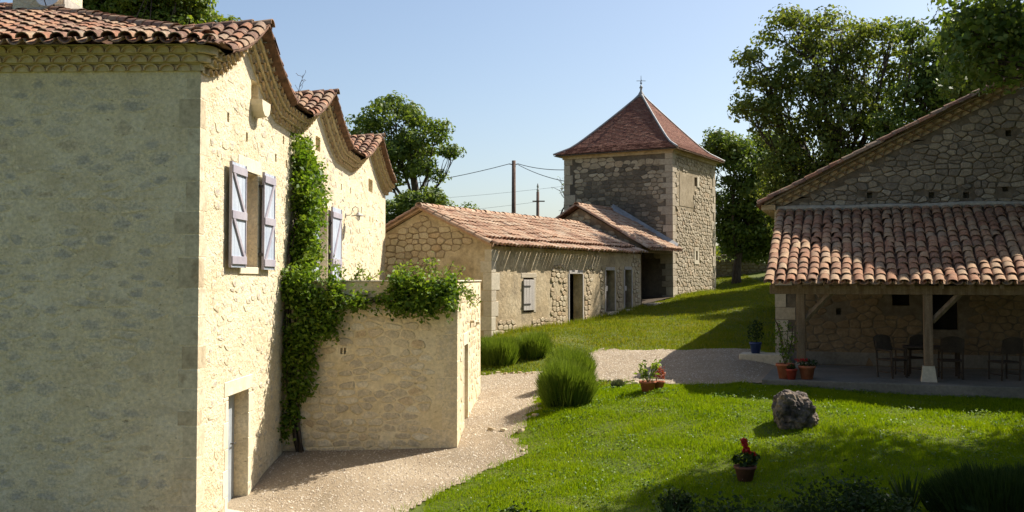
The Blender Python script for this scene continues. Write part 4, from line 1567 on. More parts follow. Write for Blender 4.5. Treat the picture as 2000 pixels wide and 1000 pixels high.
# roof
sh, tl = MB(), []
ov = .12
rise = BR - BE
run = BW / 2
sl = rise / run
Sv = (BL.W * -1) + Vector((0, 0, sl))
E_ = BL.p(-.25, BE - sl * ov + .16, ov)
Ls = (run + ov) * math.sqrt(1 + sl * sl)
slope(sh, tl, E_, BL.U, Sv, BLEN + .2, Ls, 'tile_barn', sp=.248, ex=.36, amp=.07, seed=12, eave=False, eo=.24)
E2 = BL.p(BLEN - .05, BE - sl * ov + .16, -BW - ov)
slope(sh, [], E2, BL.U * -1, BL.W + Vector((0, 0, sl)), BLEN + .2, Ls, 'tile_barn', amp=.05, seed=13, tiles=False)
ridge_run(tl, [BL.p(-.28, BR + .17, -run), BL.p(BLEN - .1, BR + .17, -run)], 'tile_barn', seed=8)
# verge tiles along both gable slopes
for sgn in (1, -1):
    a = BG.p(-run + sgn * (run + ov), BE - sl * ov + .14, .18)
    b = BG.p(-run, BR + .15, .18)
    ridge_run(tl, [a, b], 'tile_barn', seed=20 + sgn, lift=-.02)
broof = sh.build('roof', 'sheet', barn)
pieces('roof_tile', broof, tl, 300)
for sgn in (1, -1):   # mortared tile edge under the verge
    c = MB()
    a = BG.p(-run + sgn * (run + ov), BE - sl * ov + .02, 0)
    b = BG.p(-run, BR + .03, 0)
    z = Vector((0, 0, .13))
    o_ = BG.W * .2
    c.add([a, b, b + z, a + z, a + o_, b + o_, b + z + o_, a + z + o_], [(4, 5, 6, 7), (0, 1, 5, 4), (1, 2, 6, 5), (2, 3, 7, 6), (3, 0, 4, 7)])
    c.build('verge', 'tile_barn', barn)
# rafter ends below the eave
for k in range(26):
    c = MB()
    u = .25 + k * .5
    c.box((u, BE - .02, -.1), (u + .07, BE + .06, ov - .03), BL.M)
    c.build('rafter', 'wood_old', barn)

# ---------------------------------------------------------------- open shed between barn and tower
shed = root('open_shed', BL.p(14.8, -1.4, -2), 'open-fronted gabled shed squeezed between the long barn and the tower', 'shed')
SHG = Frame((BL.p(13.0, 0, 0).x, BL.p(13.0, 0, 0).y), (0.866, -0.5))
S_R, S_E, S_r = 3.28, 1.50, 3.1


def shed_top(u):
    return S_R - (S_R - S_E) * abs(u + S_r) / S_r


c = MB()
wall(c, SHG, -2 * S_r, 0.0, -3.0, shed_top, [], step=.31)
sgw = c.build('wall', 'joint', shed)
it = rubble(SHG, sv_warm, -2 * S_r, 0, -1.5, S_R, lambda u, v: -2 * S_r < u < -.02 and v < shed_top(u) - .05 and v > .8, hr=(.13, .26), wr=(.2, .5), gap=.03, proud=.03, seed=44)
pieces('stone', sgw, it, 300)
sh, tl = MB(), []
sl2 = (S_R - S_E) / S_r
ov2 = .42
q0, q1 = 12.72, 17.0
E_ = BL.p(q0, S_E - sl2 * ov2 + .14, ov2)
Ls2 = (S_r + ov2) * math.sqrt(1 + sl2 * sl2)
slope(sh, tl, E_, BL.U, (BL.W * -1) + Vector((0, 0, sl2)), q1 - q0, Ls2, 'tile_barn', sp=.25, ex=.36, amp=.04, seed=14)
slope(sh, [], BL.p(q1, S_E - sl2 * ov2 + .14, -2 * S_r - ov2), BL.U * -1, BL.W + Vector((0, 0, sl2)), q1 - q0, Ls2, 'tile_barn', amp=.04, seed=15, tiles=False)
ridge_run(tl, [BL.p(q0 - .05, S_R + .16, -S_r), BL.p(q1, S_R + .16, -S_r)], 'tile_barn', seed=18)
ridge_run(tl, [SHG.p(ov2, S_E - sl2 * ov2 + .13, .2), SHG.p(-S_r + .2, S_R + .14 - .2 * sl2, .2)], 'tile_barn', seed=19)
ridge_run(tl, [SHG.p(-2 * S_r - ov2, S_E - sl2 * ov2 + .13, .2), SHG.p(-S_r - .4, S_R + .14 - .4 * sl2, .2)], 'tile_barn', seed=23)
sro = sh.build('roof', 'sheet', shed)
pieces('roof_tile', sro, tl, 300)
c = MB()
c.box((13.0, S_E - .30, -.22), (16.9, S_E - .04, -.02), BL.M, bev=.015)
c.build('lintel_beam', 'wood_old', shed)
c = MB()
z = Vector((0, 0, .16))
a, b = BL.p(16.80, S_E - sl2 * ov2 + .28, ov2 - .1), BL.p(16.80, S_R + .3, -S_r)
c.add([a, b, b + z, a + z, a - BL.U * .3 - z * .6, b - BL.U * .3 - z * .6], [(0, 1, 2, 3), (0, 4, 5, 1), (4, 3, 2, 5)])
c.build('flashing', 'lead', shed)
c = MB()
c.add([BL.p(13, -1.15, .0), BL.p(16.86, -.85, .0), BL.p(16.86, -.85, -6.2), BL.p(13, -1.15, -6.2)], [(0, 1, 2, 3)])
c.add([BL.p(13, -2, -6.2), BL.p(16.86, -2, -6.2), BL.p(16.86, 1.6, -6.2), BL.p(13, 1.6, -6.2)], [(0, 1, 2, 3)])
c.build('floor', 'soil', shed)
c = MB()
c.box((13.1, -1.42, .02), (15.9, -1.08, .55), BL.M, bev=.03)
stp = c.build('stone_step', 'ashlar')
setp(stp, 'flat stone slab step in front of the open shed', 'step')

# ---------------------------------------------------------------- pigeon tower
PS = Frame((7.74, 48.1), (0.5, 0.866))
PF = Frame((7.74, 48.1), (0.866, -0.5))
PW, PD, PT = 6.35, 5.83, 6.12
tower = root('pigeon_tower', PS.p(3, -1, -3), 'tall square stone pigeon tower with steep red pyramid roof and finial', 'tower')
po = [(3.22, 3.48, .95, 1.42, .3, True), (3.15, 3.5, 4.75, 5.2, .3, True)]
c = MB()
wall(c, PS, 0, PW, -3, PT, po, step=1)
pw_s = c.build('wall', 'tower_joint', tower)
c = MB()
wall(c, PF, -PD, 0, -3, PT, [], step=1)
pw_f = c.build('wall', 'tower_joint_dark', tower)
c = MB()
A_, B_, C_ = PS.p(PW, 0), PS.p(PW, 0, -PD), PS.p(0, 0, -PD)
for a, b in ((A_, B_), (B_, C_)):
    c.add([Vector((a.x, a.y, CZ - 3)), Vector((b.x, b.y, CZ - 3)), Vector((b.x, b.y, CZ + PT)), Vector((a.x, a.y, CZ + PT))], [(0, 1, 2, 3)])
c.build('wall', 'tower_joint', tower)
sv_t = 'tower_stone'
sv_td = 'tower_dark'
sv_tl = 'tower_stone'


def plaster_panel(u, v):
    return .9 < u < 2.95 and 3.55 < v < 5.3


it = rubble(PS, sv_t, .3, PW - .3, -1.3, PT, lambda u, v: .4 < u < PW - .4 and v < PT - .03 and clear(u, v, po, .16) and not plaster_panel(u, v), hr=(.09, .25), wr=(.14, .5), gap=.03, proud=.035, seed=51, wild=.35, rnd_corner=.18)
pieces('stone', pw_s, it, 300)
c = MB()
c.box((.95, 3.6, -.02), (2.9, 5.25, .018), PS.M, bev=.008)
c.build('plaster_patch', 'tower_joint', tower)
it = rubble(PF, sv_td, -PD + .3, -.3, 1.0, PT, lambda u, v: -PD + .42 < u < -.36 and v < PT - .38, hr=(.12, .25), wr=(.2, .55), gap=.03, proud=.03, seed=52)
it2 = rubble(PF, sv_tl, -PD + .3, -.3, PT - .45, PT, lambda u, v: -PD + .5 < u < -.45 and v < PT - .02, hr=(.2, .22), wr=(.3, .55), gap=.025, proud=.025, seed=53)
for me_, mt_ in it:     # the darker stones thin out towards the edges of the wall
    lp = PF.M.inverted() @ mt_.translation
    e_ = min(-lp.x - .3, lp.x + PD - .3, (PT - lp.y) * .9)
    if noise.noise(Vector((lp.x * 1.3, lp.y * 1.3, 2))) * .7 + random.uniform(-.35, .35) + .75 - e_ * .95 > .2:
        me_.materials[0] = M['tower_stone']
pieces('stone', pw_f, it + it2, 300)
quoins(pw_s, 'quoin', PF, PS, 0, -1.4, PT, 'tower_quoin', long=.55, short=.32, hr=(.24, .5), proud=.03, seed=12)
# light corner stones at the two far corners
rq = random.Random(3)
items = []
for fr_, ua, sg in ((PS, PW, -1), (PF, -PD, 1)):
    v, k = -1.2, 0
    while v < PT - .2:
        h = rq.uniform(.3, .55)
        l = rq.uniform(.45, .62) if k % 2 else rq.uniform(.26, .38)
        cc = MB()
        a, b = sorted((ua, ua + sg * l))
        cc.box((a - .02 * (sg > 0), v, -.1), (b + .02 * (sg < 0), min(v + h, PT) - .012, .032), fr_.M, bev=.015)
        cc.build('quoin', 'tower_quoin', pw_s if fr_ is PS else pw_f)
        v += h
        k += 1
for a, b, y0, y1 in ((3.0, 3.7, 1.42, 1.62), (3.0, 3.7, .75, .95), (3.0, 3.218, .953, 1.417), (3.482, 3.7, .953, 1.417), (3.5, 3.8, 4.7, 5.25)):
    c = MB()
    c.box((a, y0, -.05), (b, y1, .035), PS.M, bev=.01)
    c.build('window_stone', 'ashlar', tower)
# cornice courses under the roof
for k, (e, z0, z1) in enumerate(((.08, PT - .02, PT + .10), (.18, PT + .10, PT + .2))):
    c = MB()
    c.box((-e, z0, -PD - e), (PW + e, z1, e), PS.M)
    c.build('cornice', 'ochre', tower)
# roof: four flared slopes in stepped tile courses
cen = PS.p(PW / 2, 0, -PD / 2)
apex_v = 9.72


def roof_v(t):      # t: 0 eave .. 1 apex
    return PT + .2 + (apex_v - PT - .2) * (.58 * t if t < .2 else .116 + .884 * ((t - .2) / .8) ** 1.06)


def ring(t, lift=0.0):
    e = .42
    ax, ay = (PW / 2 + e) * (1 - t), (PD / 2 + e) * (1 - t)
    v = roof_v(t) + lift
    return [PS.p(PW / 2 + sx * ax, v, -PD / 2 + sy * ay) for sx, sy in ((-1, 1), (1, 1), (1, -1), (-1, -1))]


c = MB()
NCOU = 44
for side in range(4):
    for k in range(NCOU):
        t0, t1 = k / NCOU, min((k + 1.25) / NCOU, 1.0)
        r0, r1 = ring(t0, .035), ring(t1, .0)
        a0, b0 = r0[side], r0[(side + 1) % 4]
        a1, b1 = r1[side], r1[(side + 1) % 4]
        L = (b0 - a0).length
        n = max(1, int(L / .2))
        off = .5 * (k % 2)
        prev = 0.0
        cuts = [0] + [(i + off) / n for i in range(n + 1) if 0.02 < (i + off) / n < .98] + [1]
        for x0, x1 in zip(cuts[:-1], cuts[1:]):
            dz = Vector((0, 0, random.uniform(-.006, .010)))
            g = (x1 - x0) * .03
            A0, A1, B0, B1 = a0.lerp(b0, x0 + g), a1.lerp(b1, x0 + g), a0.lerp(b0, x1 - g), a1.lerp(b1, x1 - g)
            d = Vector((0, 0, .025))
            c.add([A0 + dz, B0 + dz, B1, A1, A0 + dz - d, B0 + dz - d], [(0, 1, 2, 3), (4, 5, 1, 0)])
tro = c.build('roof', 'sheet', tower)
tro.data.materials[0] = M['tower_tile']
tro['kind'] = 'stuff'
c = MB()
tt_ = [0, .12, .25, .4, .55, .7, .85, .97]
for i in range(len(tt_) - 1):
    r0, r1 = ring(tt_[i], -.06), ring(tt_[i + 1], -.06)
    c.add(r0 + r1, [(k, (k + 1) % 4, 4 + (k + 1) % 4, 4 + k) for k in range(4)])
c.add(ring(0, -.06), [(3, 2, 1, 0)])
c.build('roof_deck', 'wood_old', tower)
for i in range(4):
    c = MB()
    c.tube([ring(t, .03)[i] for t in np.linspace(0, 1, 12)], [.055] * 11 + [.09], 6)
    c.build('hip_flashing', 'lead', tower, True)
c = MB()
ap = PS.p(PW / 2, apex_v, -PD / 2)
c.lathe([(.2, -.15), (.14, .05), (.06, .18), (.05, .3), (.10, .36), (.05, .44), (.03, .5)], tuple(ap), 12)
c.build('finial', 'lead', tower, True)
c = MB()
c.tube([ap + Vector((0, 0, .45)), ap + Vector((0, 0, 1.0))], [.022, .010], 6)
for a in (0, 1):
    d = Vector((math.cos(a * math.pi / 2), math.sin(a * math.pi / 2), 0)) * .24
    c.tube([ap + Vector((0, 0, .72)) - d, ap + Vector((0, 0, .72)) + d], .014, 5)
c.lathe([(.01, .55), (.07, .6), (.01, .66)], tuple(ap), 10)
c.build('weather_vane', 'iron', tower)

# ---------------------------------------------------------------- farmhouse with porch on the right
fn = Vector((0.3256, 0.9455, 0))
ft_ = Vector((0.9455, -0.3256, 0))
WP = 28.9
FW = Frame(tuple((fn * WP).xy), tuple(ft_.xy))                      # gable wall, u = s
FL = Frame(tuple(FW.p(-2.13, 0).xy), tuple((-fn).xy))               # left flank, u < 0 goes back
farm = root('stone_farmhouse', FW.p(2, -2.4, -3), 'dark shaded fieldstone farmhouse gable at right with tiled porch', 'house')
SA, SR = 4.4, 5.15          # gable apex position and wall height there
SLP = 0.49


def farm_top(u):
    return SR - SLP * abs(u - SA)


fo = [(.92, 1.36, -.72, -.2, .35, True), (1.85, 2.55, -1.35, -.12, .35, True),
      (-.53, -.40, -.98, -.80, .2, True)]
for hx, hy in ((1821, 381), (1889, 381), (1966, 368), (1974, 259), (1700, 381)):
    Z = WP / (.9455 + .3256 * (hx - 1000) / F)
    X = (hx - 1000) / F * Z
    s_ = .9455 * X - .3256 * Z
    v = (HY - hy) / F * Z
    fo.append((s_ - .07, s_ + .07, v - .08, v + .08, .2, True))
c = MB()
wall(c, FW, -2.13, 2 * SA + 2.13, -4, farm_top, fo, step=.5)
fwo = c.build('wall', 'gable_joint', farm)
c = MB()
wall(c, FL, -14, 0, -4, farm_top(-2.13), [], step=2)
flo = c.build('wall', 'gable_joint', farm)
c = MB()
a, b = FW.p(2 * SA + 2.13, 0), FW.p(2 * SA + 2.13, 0, -14)
d = FL.p(-14, 0)
for p, q in ((a, b), (b, d)):
    c.add([Vector((p.x, p.y, CZ - 4)), Vector((q.x, q.y, CZ - 4)), Vector((q.x, q.y, CZ + 2)), Vector((p.x, p.y, CZ + 2))], [(0, 1, 2, 3)])
c.build('wall', 'gable_joint', farm)
sv_g = 'gable_stone'
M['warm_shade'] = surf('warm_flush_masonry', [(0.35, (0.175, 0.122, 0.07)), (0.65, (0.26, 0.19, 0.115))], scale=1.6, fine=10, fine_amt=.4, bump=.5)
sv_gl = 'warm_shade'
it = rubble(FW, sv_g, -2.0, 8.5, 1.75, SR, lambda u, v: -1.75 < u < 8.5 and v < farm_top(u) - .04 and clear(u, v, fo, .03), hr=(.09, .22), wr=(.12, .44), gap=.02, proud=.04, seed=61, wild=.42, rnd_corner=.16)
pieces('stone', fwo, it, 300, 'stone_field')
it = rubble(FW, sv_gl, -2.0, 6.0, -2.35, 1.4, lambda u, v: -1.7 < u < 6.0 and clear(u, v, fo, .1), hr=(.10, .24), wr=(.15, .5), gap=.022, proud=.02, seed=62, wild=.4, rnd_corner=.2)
lowm = MB()
lowm.box((-2.0, -2.34, -.05), (6.2, -2.0, .03), FW.M)
low = lowm.build('plinth', 'concrete', farm)
pieces('plinth_stone', low, it, 300)
quoins(fwo, 'quoin', FL, FW, 0, -2.5, farm_top(-2.13), 'ashlar', long=.5, short=.3, hr=(.3, .5), proud=.02, seed=14)
M['old_cornice'] = surf('old_cornice_mortar', [(0.35, (0.36, 0.27, 0.16)), (0.65, (0.50, 0.40, 0.26))], scale=3, fine=16, bump=.4)
M['old_cornice_tile'] = surf('old_cornice_tile', [(0.35, (0.16, 0.10, 0.06)), (0.65, (0.30, 0.20, 0.12))], scale=5, fine=20, bump=.3)
cornice(farm, FW, farm_top, -2.3, SA, rows=2, rh=.14, proj0=.08, dproj=.10, sp=.27, mat='old_cornice', tmat='old_cornice_tile')
cornice(farm, FW, farm_top, SA, 2 * SA + 2.3, rows=2, rh=.14, proj0=.08, dproj=.10, sp=.27, mat='old_cornice', tmat='old_cornice_tile')
sh, tl = MB(), []
Sup = ft_ + Vector((0, 0, SLP))
ovf = .42
e0 = FW.p(-2.13 - ovf, farm_top(-2.13) - SLP * ovf + .36, .30)
Lf = (SA + 2.13 + ovf) * math.sqrt(1 + SLP ** 2)
slope(sh, tl, e0 + fn * 14, -fn, Sup, 14, Lf, 'tile_old', sp=.27, ex=.36, amp=.05, seed=31)
tl = [t for t in tl if (t[1].translation - e0).dot(fn) < 1.2]
slope(sh, [], FW.p(2 * SA + 2.13 + ovf, farm_top(-2.13) - SLP * ovf + .36, .30), fn, -ft_ + Vector((0, 0, SLP)), 14, Lf, 'tile_old', amp=.03, seed=32, tiles=False)
ridge_run(tl, [FW.p(-2.13 - ovf, farm_top(-2.13) - SLP * ovf + .34, .30), FW.p(SA, SR + .36, .30)], 'tile_old', seed=41, step=.36)
fr_o = sh.build('roof', 'sheet', farm)
pieces('roof_tile', fr_o, tl, 300)
# stone verge strip between cornice and tiles, and the eave soffit
c = MB()
a, b = FW.p(-2.4, farm_top(-2.13) - SLP * .34 + .27, 0), FW.p(SA, SR + .27, 0)
z, o_ = Vector((0, 0, .10)), FW.W * .26
c.add([a, b, b + z, a + z, a + o_, b + o_, b + z + o_, a + z + o_], [(4, 5, 6, 7), (0, 1, 5, 4), (1, 2, 6, 5), (2, 3, 7, 6), (3, 0, 4, 7)])
c.build('verge', 'gable_stone', farm)
c = MB()
c.box((-14, farm_top(-2.13) - .02, -.02), (.2, farm_top(-2.13) + .12, .36), FL.M)
c.build('soffit', 'old_cornice', farm)

# porch
porch_s0, porch_s1 = -2.08, 6.4
EVP, TOPP = -0.05, 1.91
P0, P1 = 24.52, 28.84
sh, tl = MB(), []
E_ = fn * P0 + ft_ * porch_s0 + Vector((0, 0, CZ + EVP))
rs = (TOPP - EVP) / (P1 - P0)
slope(sh, tl, E_, ft_, fn + Vector((0, 0, rs)), porch_s1 - porch_s0, (P1 - P0) * math.sqrt(1 + rs * rs), 'tile_porch', sp=.247, ex=.325, amp=.04, seed=33, jit=1.3)
pr = sh.build('porch_roof', 'sheet', farm)
pieces('roof_tile', pr, tl, 330)
c = MB()
pts = [FW.p(porch_s0 + (porch_s1 - porch_s0) * k / 14, TOPP + .05 + .015 * math.sin(k * 1.7), .05) for k in range(15)]
c.tube(pts, [.085 + .01 * math.sin(k) for k in range(15)], 6)
c.build('mortar_flashing', 'mortar', farm, True)


def pp(s_, p, v):
    return fn * p + ft_ * s_ + Vector((0, 0, CZ + v))


MP = basis(ft_, fn, Vector((0, 0, 1)), Vector((0, 0, CZ)))
c = MB()
c.box((porch_s0 - .05, 24.25, -3.0), (porch_s1, 28.9, -2.36), MP, bev=.02)
c.build('porch_floor', 'concrete', farm)
for s_ in (-1.26, 1.56, 4.4):
    c = MB()
    c.box((s_ - .10, 24.87, -2.05), (s_ + .10, 25.07, -.36), MP, bev=.012)
    post = c.build('post', 'wood_old', farm)
    c = MB()
    z0 = -2.36
    vs = [pp(s_ + x * k, 24.97 + y * k, z) for z, k in ((z0, .17), (-2.0, .125)) for x, y in ((-1, -1), (1, -1), (1, 1), (-1, 1))]
    c.add(vs, [(0, 1, 5, 4), (1, 2, 6, 5), (2, 3, 7, 6), (3, 0, 4, 7), (4, 5, 6, 7)])
    c.build('post_base', 'ashlar', post)
    for sg in (1,):
        c = MB()
        a, b = pp(s_ + sg * .08, 24.97, -.98), pp(s_ + sg * .72, 24.97, -.30)
        c.tube([a, b], .07, 4)
        c.build('brace', 'wood_old', post)
c = MB()
c.box((porch_s0 + .1, 24.88, -.36), (porch_s1, 25.06, -.15), MP, bev=.01)
c.build('beam', 'wood_old', farm)
for k in range(14):
    c = MB()
    s_ = porch_s0 + .15 + k * .62
    vs = []
    for x in (s_, s_ + .09):
        for p, v in ((24.6, EVP - .10), (24.6, EVP + .0), (28.8, TOPP - .08), (28.8, TOPP - .2)):
            vs.append(pp(x, p, v - .07))
    c.add(vs, [(0, 1, 2, 3), (7, 6, 5, 4), (0, 4, 5, 1), (1, 5, 6, 2), (2, 6, 7, 3), (3, 7, 4, 0)])
    c.build('rafter', 'wood_old', farm)
for a, b, y0, y1, dep, bk in fo[:2]:
    c = MB()
    c.box((a, y0, -.33), (b, y1, -.30), FW.M)
    c.build('window', 'black', farm)  # flat black panel painted as the unlit interior behind the opening
    c = MB()
    c.box((a - .1, y1, -.1), (b + .1, y1 + .14, .03), FW.M)
    c.build('lintel', 'wood_old', farm)


# porch furniture
def chair(s_, p, rot, label, group=None, seat_h=.45, back_h=1.02, wide=.52):
    base = pp(s_, p, -2.36)
    r = root('garden_chair', base, label, 'chair', group)
    Mx = Matrix.Translation(base) @ Matrix.Rotation(rot, 4, 'Z')
    w = wide / 2
    c = MB()
    c.box((-w, -w, seat_h - .04), (w, w, seat_h), Mx, bev=.012)
    c.build('seat', 'wood_dark', r)
    c = MB()
    vs = []
    for k in range(7):
        a = -1 + 2 * k / 6
        vs += [(a * w, w - .02, seat_h + .18), (a * w, w + .06, back_h - .07 * a * a)]
    n = len(vs)
    vs += [(x, y + .035, z) for x, y, z in vs]
    fs = []
    for k in range(6):
        i = 2 * k
        fs += [(i, i + 2, i + 3, i + 1), (n + i + 1, n + i + 3, n + i + 2, n + i), (i + 1, i + 3, n + i + 3, n + i + 1), (i + 2, i, n + i, n + i + 2)]
    c.add(vs, fs, Mx)
    c.build('backrest', 'wood_dark', r)
    for x in (-1, 1):
        for y in (-1, 1):
            c = MB()
            top = seat_h - .04 if y < 0 else back_h - .15
            c.tube([Mx @ Vector((x * (w - .03), y * (w - .03), 0)), Mx @ Vector((x * (w - .03), y * (w - .03) + (.06 if y > 0 else 0), top))], .022, 6)
            c.build('leg', 'wood_dark', r)
        c = MB()
        c.tube([Mx @ Vector((x * (w - .03), -w + .05, seat_h + .2)), Mx @ Vector((x * (w - .03), w, seat_h + .22))], .022, 6)
        c.tube([Mx @ Vector((x * (w - .03), -w + .05, seat_h)), Mx @ Vector((x * (w - .03), -w + .05, seat_h + .2))], .018, 6)
        c.build('armrest', 'wood_dark', r)
        c = MB()
        c.tube([Mx @ Vector((x * (w - .03), -w + .03, .14)), Mx @ Vector((x * (w - .03), w - .03, .14))], .014, 6)
        c.build('stretcher', 'wood_dark', r)
    return r


chair(.80, 25.7, R(25), 'dark wooden garden chair, leftmost under the porch roof', 'chairs under the porch')
chair(1.22, 26.5, R(-160), 'dark garden chair behind the table, seen left of the stone-footed post', 'chairs under the porch')
chair(2.1, 25.9, R(165), 'dark round-backed garden chair just right of the thick porch post with stone foot', 'chairs under the porch')
chair(3.25, 25.9, R(190), 'dark garden chair at the far right edge under the porch', 'chairs under the porch')
tb = root('garden_table', pp(1.55, 26.2, -2.36), 'dark wooden garden table behind the stone-footed porch post', 'table')
c = MB()
c.box((1.05, 25.85, -1.66), (2.35, 26.6, -1.62), MP, bev=.01)
c.build('table_top', 'wood_dark', tb)
for x in (1.12, 2.28):
    for y in (25.92, 26.53):
        c = MB()
        c.box((x - .03, y - .03, -2.36), (x + .03, y + .03, -1.66), MP)
        c.build('leg', 'wood_dark', tb)


# ---------------------------------------------------------------- pots and small plants
def pot(name, label, base, r, h, mat, group=None, cat='pot'):
    base = Vector(base)
    o = root(name, base, label, cat, group)
    c = MB()
    c.lathe([(r * .68, 0), (r * .95, h * .82), (r * 1.06, h * .82), (r * 1.06, h), (r * .92, h), (r * .88, h * .86), (.001, h * .86)], tuple(base), 22)
    po_ = c.build('pot_body', mat, o, True)
    for p in po_.data.polygons:
        p.use_smooth = len(p.vertices) == 4 and abs(p.normal.z) < .5
    c = MB()
    c.lathe([(r * .9, h * .87), (r * .5, h * .9), (.01, h * .92)], tuple(base), 16)
    c.build('soil', 'soil', o)
    return o


def leaf_ball(parent, centre, rad, n, size, mat, name='foliage', up=.3, aspect=.5, seed=1):
    rng = np.random.default_rng(seed)
    d = rng.normal(size=(n, 3))
    d /= np.linalg.norm(d, axis=1)[:, None]
    P = np.array(centre) + d * np.array(rad) * (rng.uniform(.15, 1, (n, 1)) ** .5)
    return leaves(name, P, size * rng.uniform(.6, 1.3, n), mat, parent, rng, up, aspect)


def long_leaves(parent, base, n, L, spread, mat, seed, droop=.5, w=.03, name='foliage'):
    """arching strap leaves from one crown"""
    rng = np.random.default_rng(seed)
    V, Fq = [], []
    for k in range(n):
        a = rng.uniform(0, 2 * math.pi)
        l = L * rng.uniform(.6, 1.15)
        sp = spread * rng.uniform(.2, 1)
        d = np.array([math.cos(a), math.sin(a), 0])
        sd = np.array([-math.sin(a), math.cos(a), 0])
        b = np.array(base) + d * .02
        o = len(V)
        for i in range(5):
            t = i / 4
            p = b + d * (sp * l * t) + np.array([0, 0, l * (t - droop * sp * t * t)])
            ww = w * math.sin(math.pi * (.12 + .86 * t))
            V += [p - sd * ww, p + sd * ww]
        for i in range(4):
            Fq.append((o + 2 * i, o + 2 * i + 1, o + 2 * i + 3, o + 2 * i + 2))
    return np_obj(name, np.array(V), np.array(Fq), mat, parent, 'stuff')


g0 = ground_at(1264, 764)
o = pot('flower_pot', 'terracotta pot with bright green leafy plant at the gravel edge', g0, .19, .24, 'terracotta')
c = MB()
rp = random.Random(4)
PL = []
for k in range(9):
    e = g0 + Vector((rp.uniform(-.32, .26), rp.uniform(-.15, .15), rp.uniform(.42, .68)))
    c = MB()
    c.tube(bend(g0 + Vector((0, 0, .2)), e, 4, .1, rp), .008, 4)
    c.build('stem', 'young', o)
    for q in range(9):
        PL.append(tuple(g0.lerp(e, rp.uniform(.6, 1.05)) + Vector((rp.gauss(0, .05), rp.gauss(0, .05), rp.gauss(0, .05)))))
leaves('foliage', np.array(PL), .15, 'young', o, np.random.default_rng(3), .2, .36)
g1 = ground_at(1286, 760)
o = pot('flower_pot', 'small terracotta pot with rust-red plant behind the leafy potted plant', g1, .13, .2, 'terracotta')
M['rust_leaf'] = leaf_mat('rust_leaf', [(0.15, (0.20, 0.04, 0.02)), (0.5, (0.32, 0.08, 0.035)), (0.85, (0.40, 0.13, 0.05))], transl=.3, tl=(1.1, .8, .6))
leaf_ball(o, g1 + Vector((0.02, 0, .38)), (.15, .15, .2), 150, .07, 'rust_leaf', seed=5)

# potted geranium in the foreground shade
g2 = ground_at(1452, 936)
o = pot('flower_pot', 'shaded pot with red geranium on the lawn', g2, .18, .25, 'dark_pot')
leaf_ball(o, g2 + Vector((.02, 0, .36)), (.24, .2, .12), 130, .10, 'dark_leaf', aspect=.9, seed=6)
c = MB()
fl_ = []
for dx, dz in ((.0, .60), (.02, .52), (-.02, .66), (.12, .44)):
    c = MB()
    c.tube([g2 + Vector((0, 0, .2)), g2 + Vector((dx, 0, dz))], .007, 5)
    c.build('stem', 'dark_leaf', o)
    fl_.append((dx, dz))
for k, (dx, dz) in enumerate(fl_):
    leaf_ball(o, g2 + Vector((dx, 0, dz)), (.06, .06, .055), 70, .05, 'petal', name='flower', aspect=.9, seed=20 + k)

# pots by the porch corner
def slab_pt(s_, p):
    return pp(s_, p, -2.36)


o = pot('flower_pot', 'terracotta pot with tall leafy plant at the left porch corner', slab_pt(-1.62, 24.6), .2, .36, 'terracotta')
b0 = slab_pt(-1.62, 24.6)
c = MB()
PL = []
for k in range(7):
    e = b0 + Vector((rp.uniform(-.25, .3), rp.uniform(-.2, .2), rp.uniform(.9, 1.5)))
    c = MB()
    c.tube(bend(b0 + Vector((0, 0, .3)), e, 5, .06, rp), .009, 4)
    c.build('stem', 'bark', o)
    for q in range(45):
        PL.append(tuple((b0 + Vector((0, 0, .3))).lerp(e, rp.uniform(.15, 1)) + Vector((rp.gauss(0, .07), rp.gauss(0, .07), rp.gauss(0, .05)))))
leaves('foliage', np.array(PL), .08, 'creeper', o, np.random.default_rng(8))
o = pot('flower_pot', 'small bright red pot in front of the tall potted plant', slab_pt(-1.46, 24.45), .13, .25, 'red_glaze')
leaf_ball(o, slab_pt(-1.46, 24.45) + Vector((0, 0, .29)), (.12, .12, .07), 70, .07, 'dark_leaf', seed=9)
o = pot('flower_pot', 'orange terracotta pot with trailing flowers at the foot of the left porch post', slab_pt(-1.12, 24.62), .19, .32, 'terracotta')
leaf_ball(o, slab_pt(-1.12, 24.62) + Vector((.04, 0, .36)), (.25, .2, .12), 180, .07, 'dark_leaf', seed=10)
leaf_ball(o, slab_pt(-1.2, 24.55) + Vector((-.05, -.05, .46)), (.2, .12, .05), 80, .05, 'petal', name='flower', seed=11)
# step with the blue pot
gb = ground_at(1485, 704)
sb = MB()
sb.box((-.55, -.35, -.25), (.75, .35, .2), Matrix.Translation(gb) @ Matrix.Rotation(R(-19), 4, 'Z'), bev=.025)
setp(sb.build('stone_step', 'ashlar'), 'low stone step holding a blue pot left of the farmhouse', 'step')
bp0 = gb + Vector((-.15, 0, .2))
o = pot('flower_pot', 'cobalt blue glazed pot on the low stone step', bp0, .16, .3, 'blue_glaze')
leaf_ball(o, bp0 + Vector((0, 0, .6)), (.22, .22, .34), 260, .09, 'dark_leaf', seed=12)


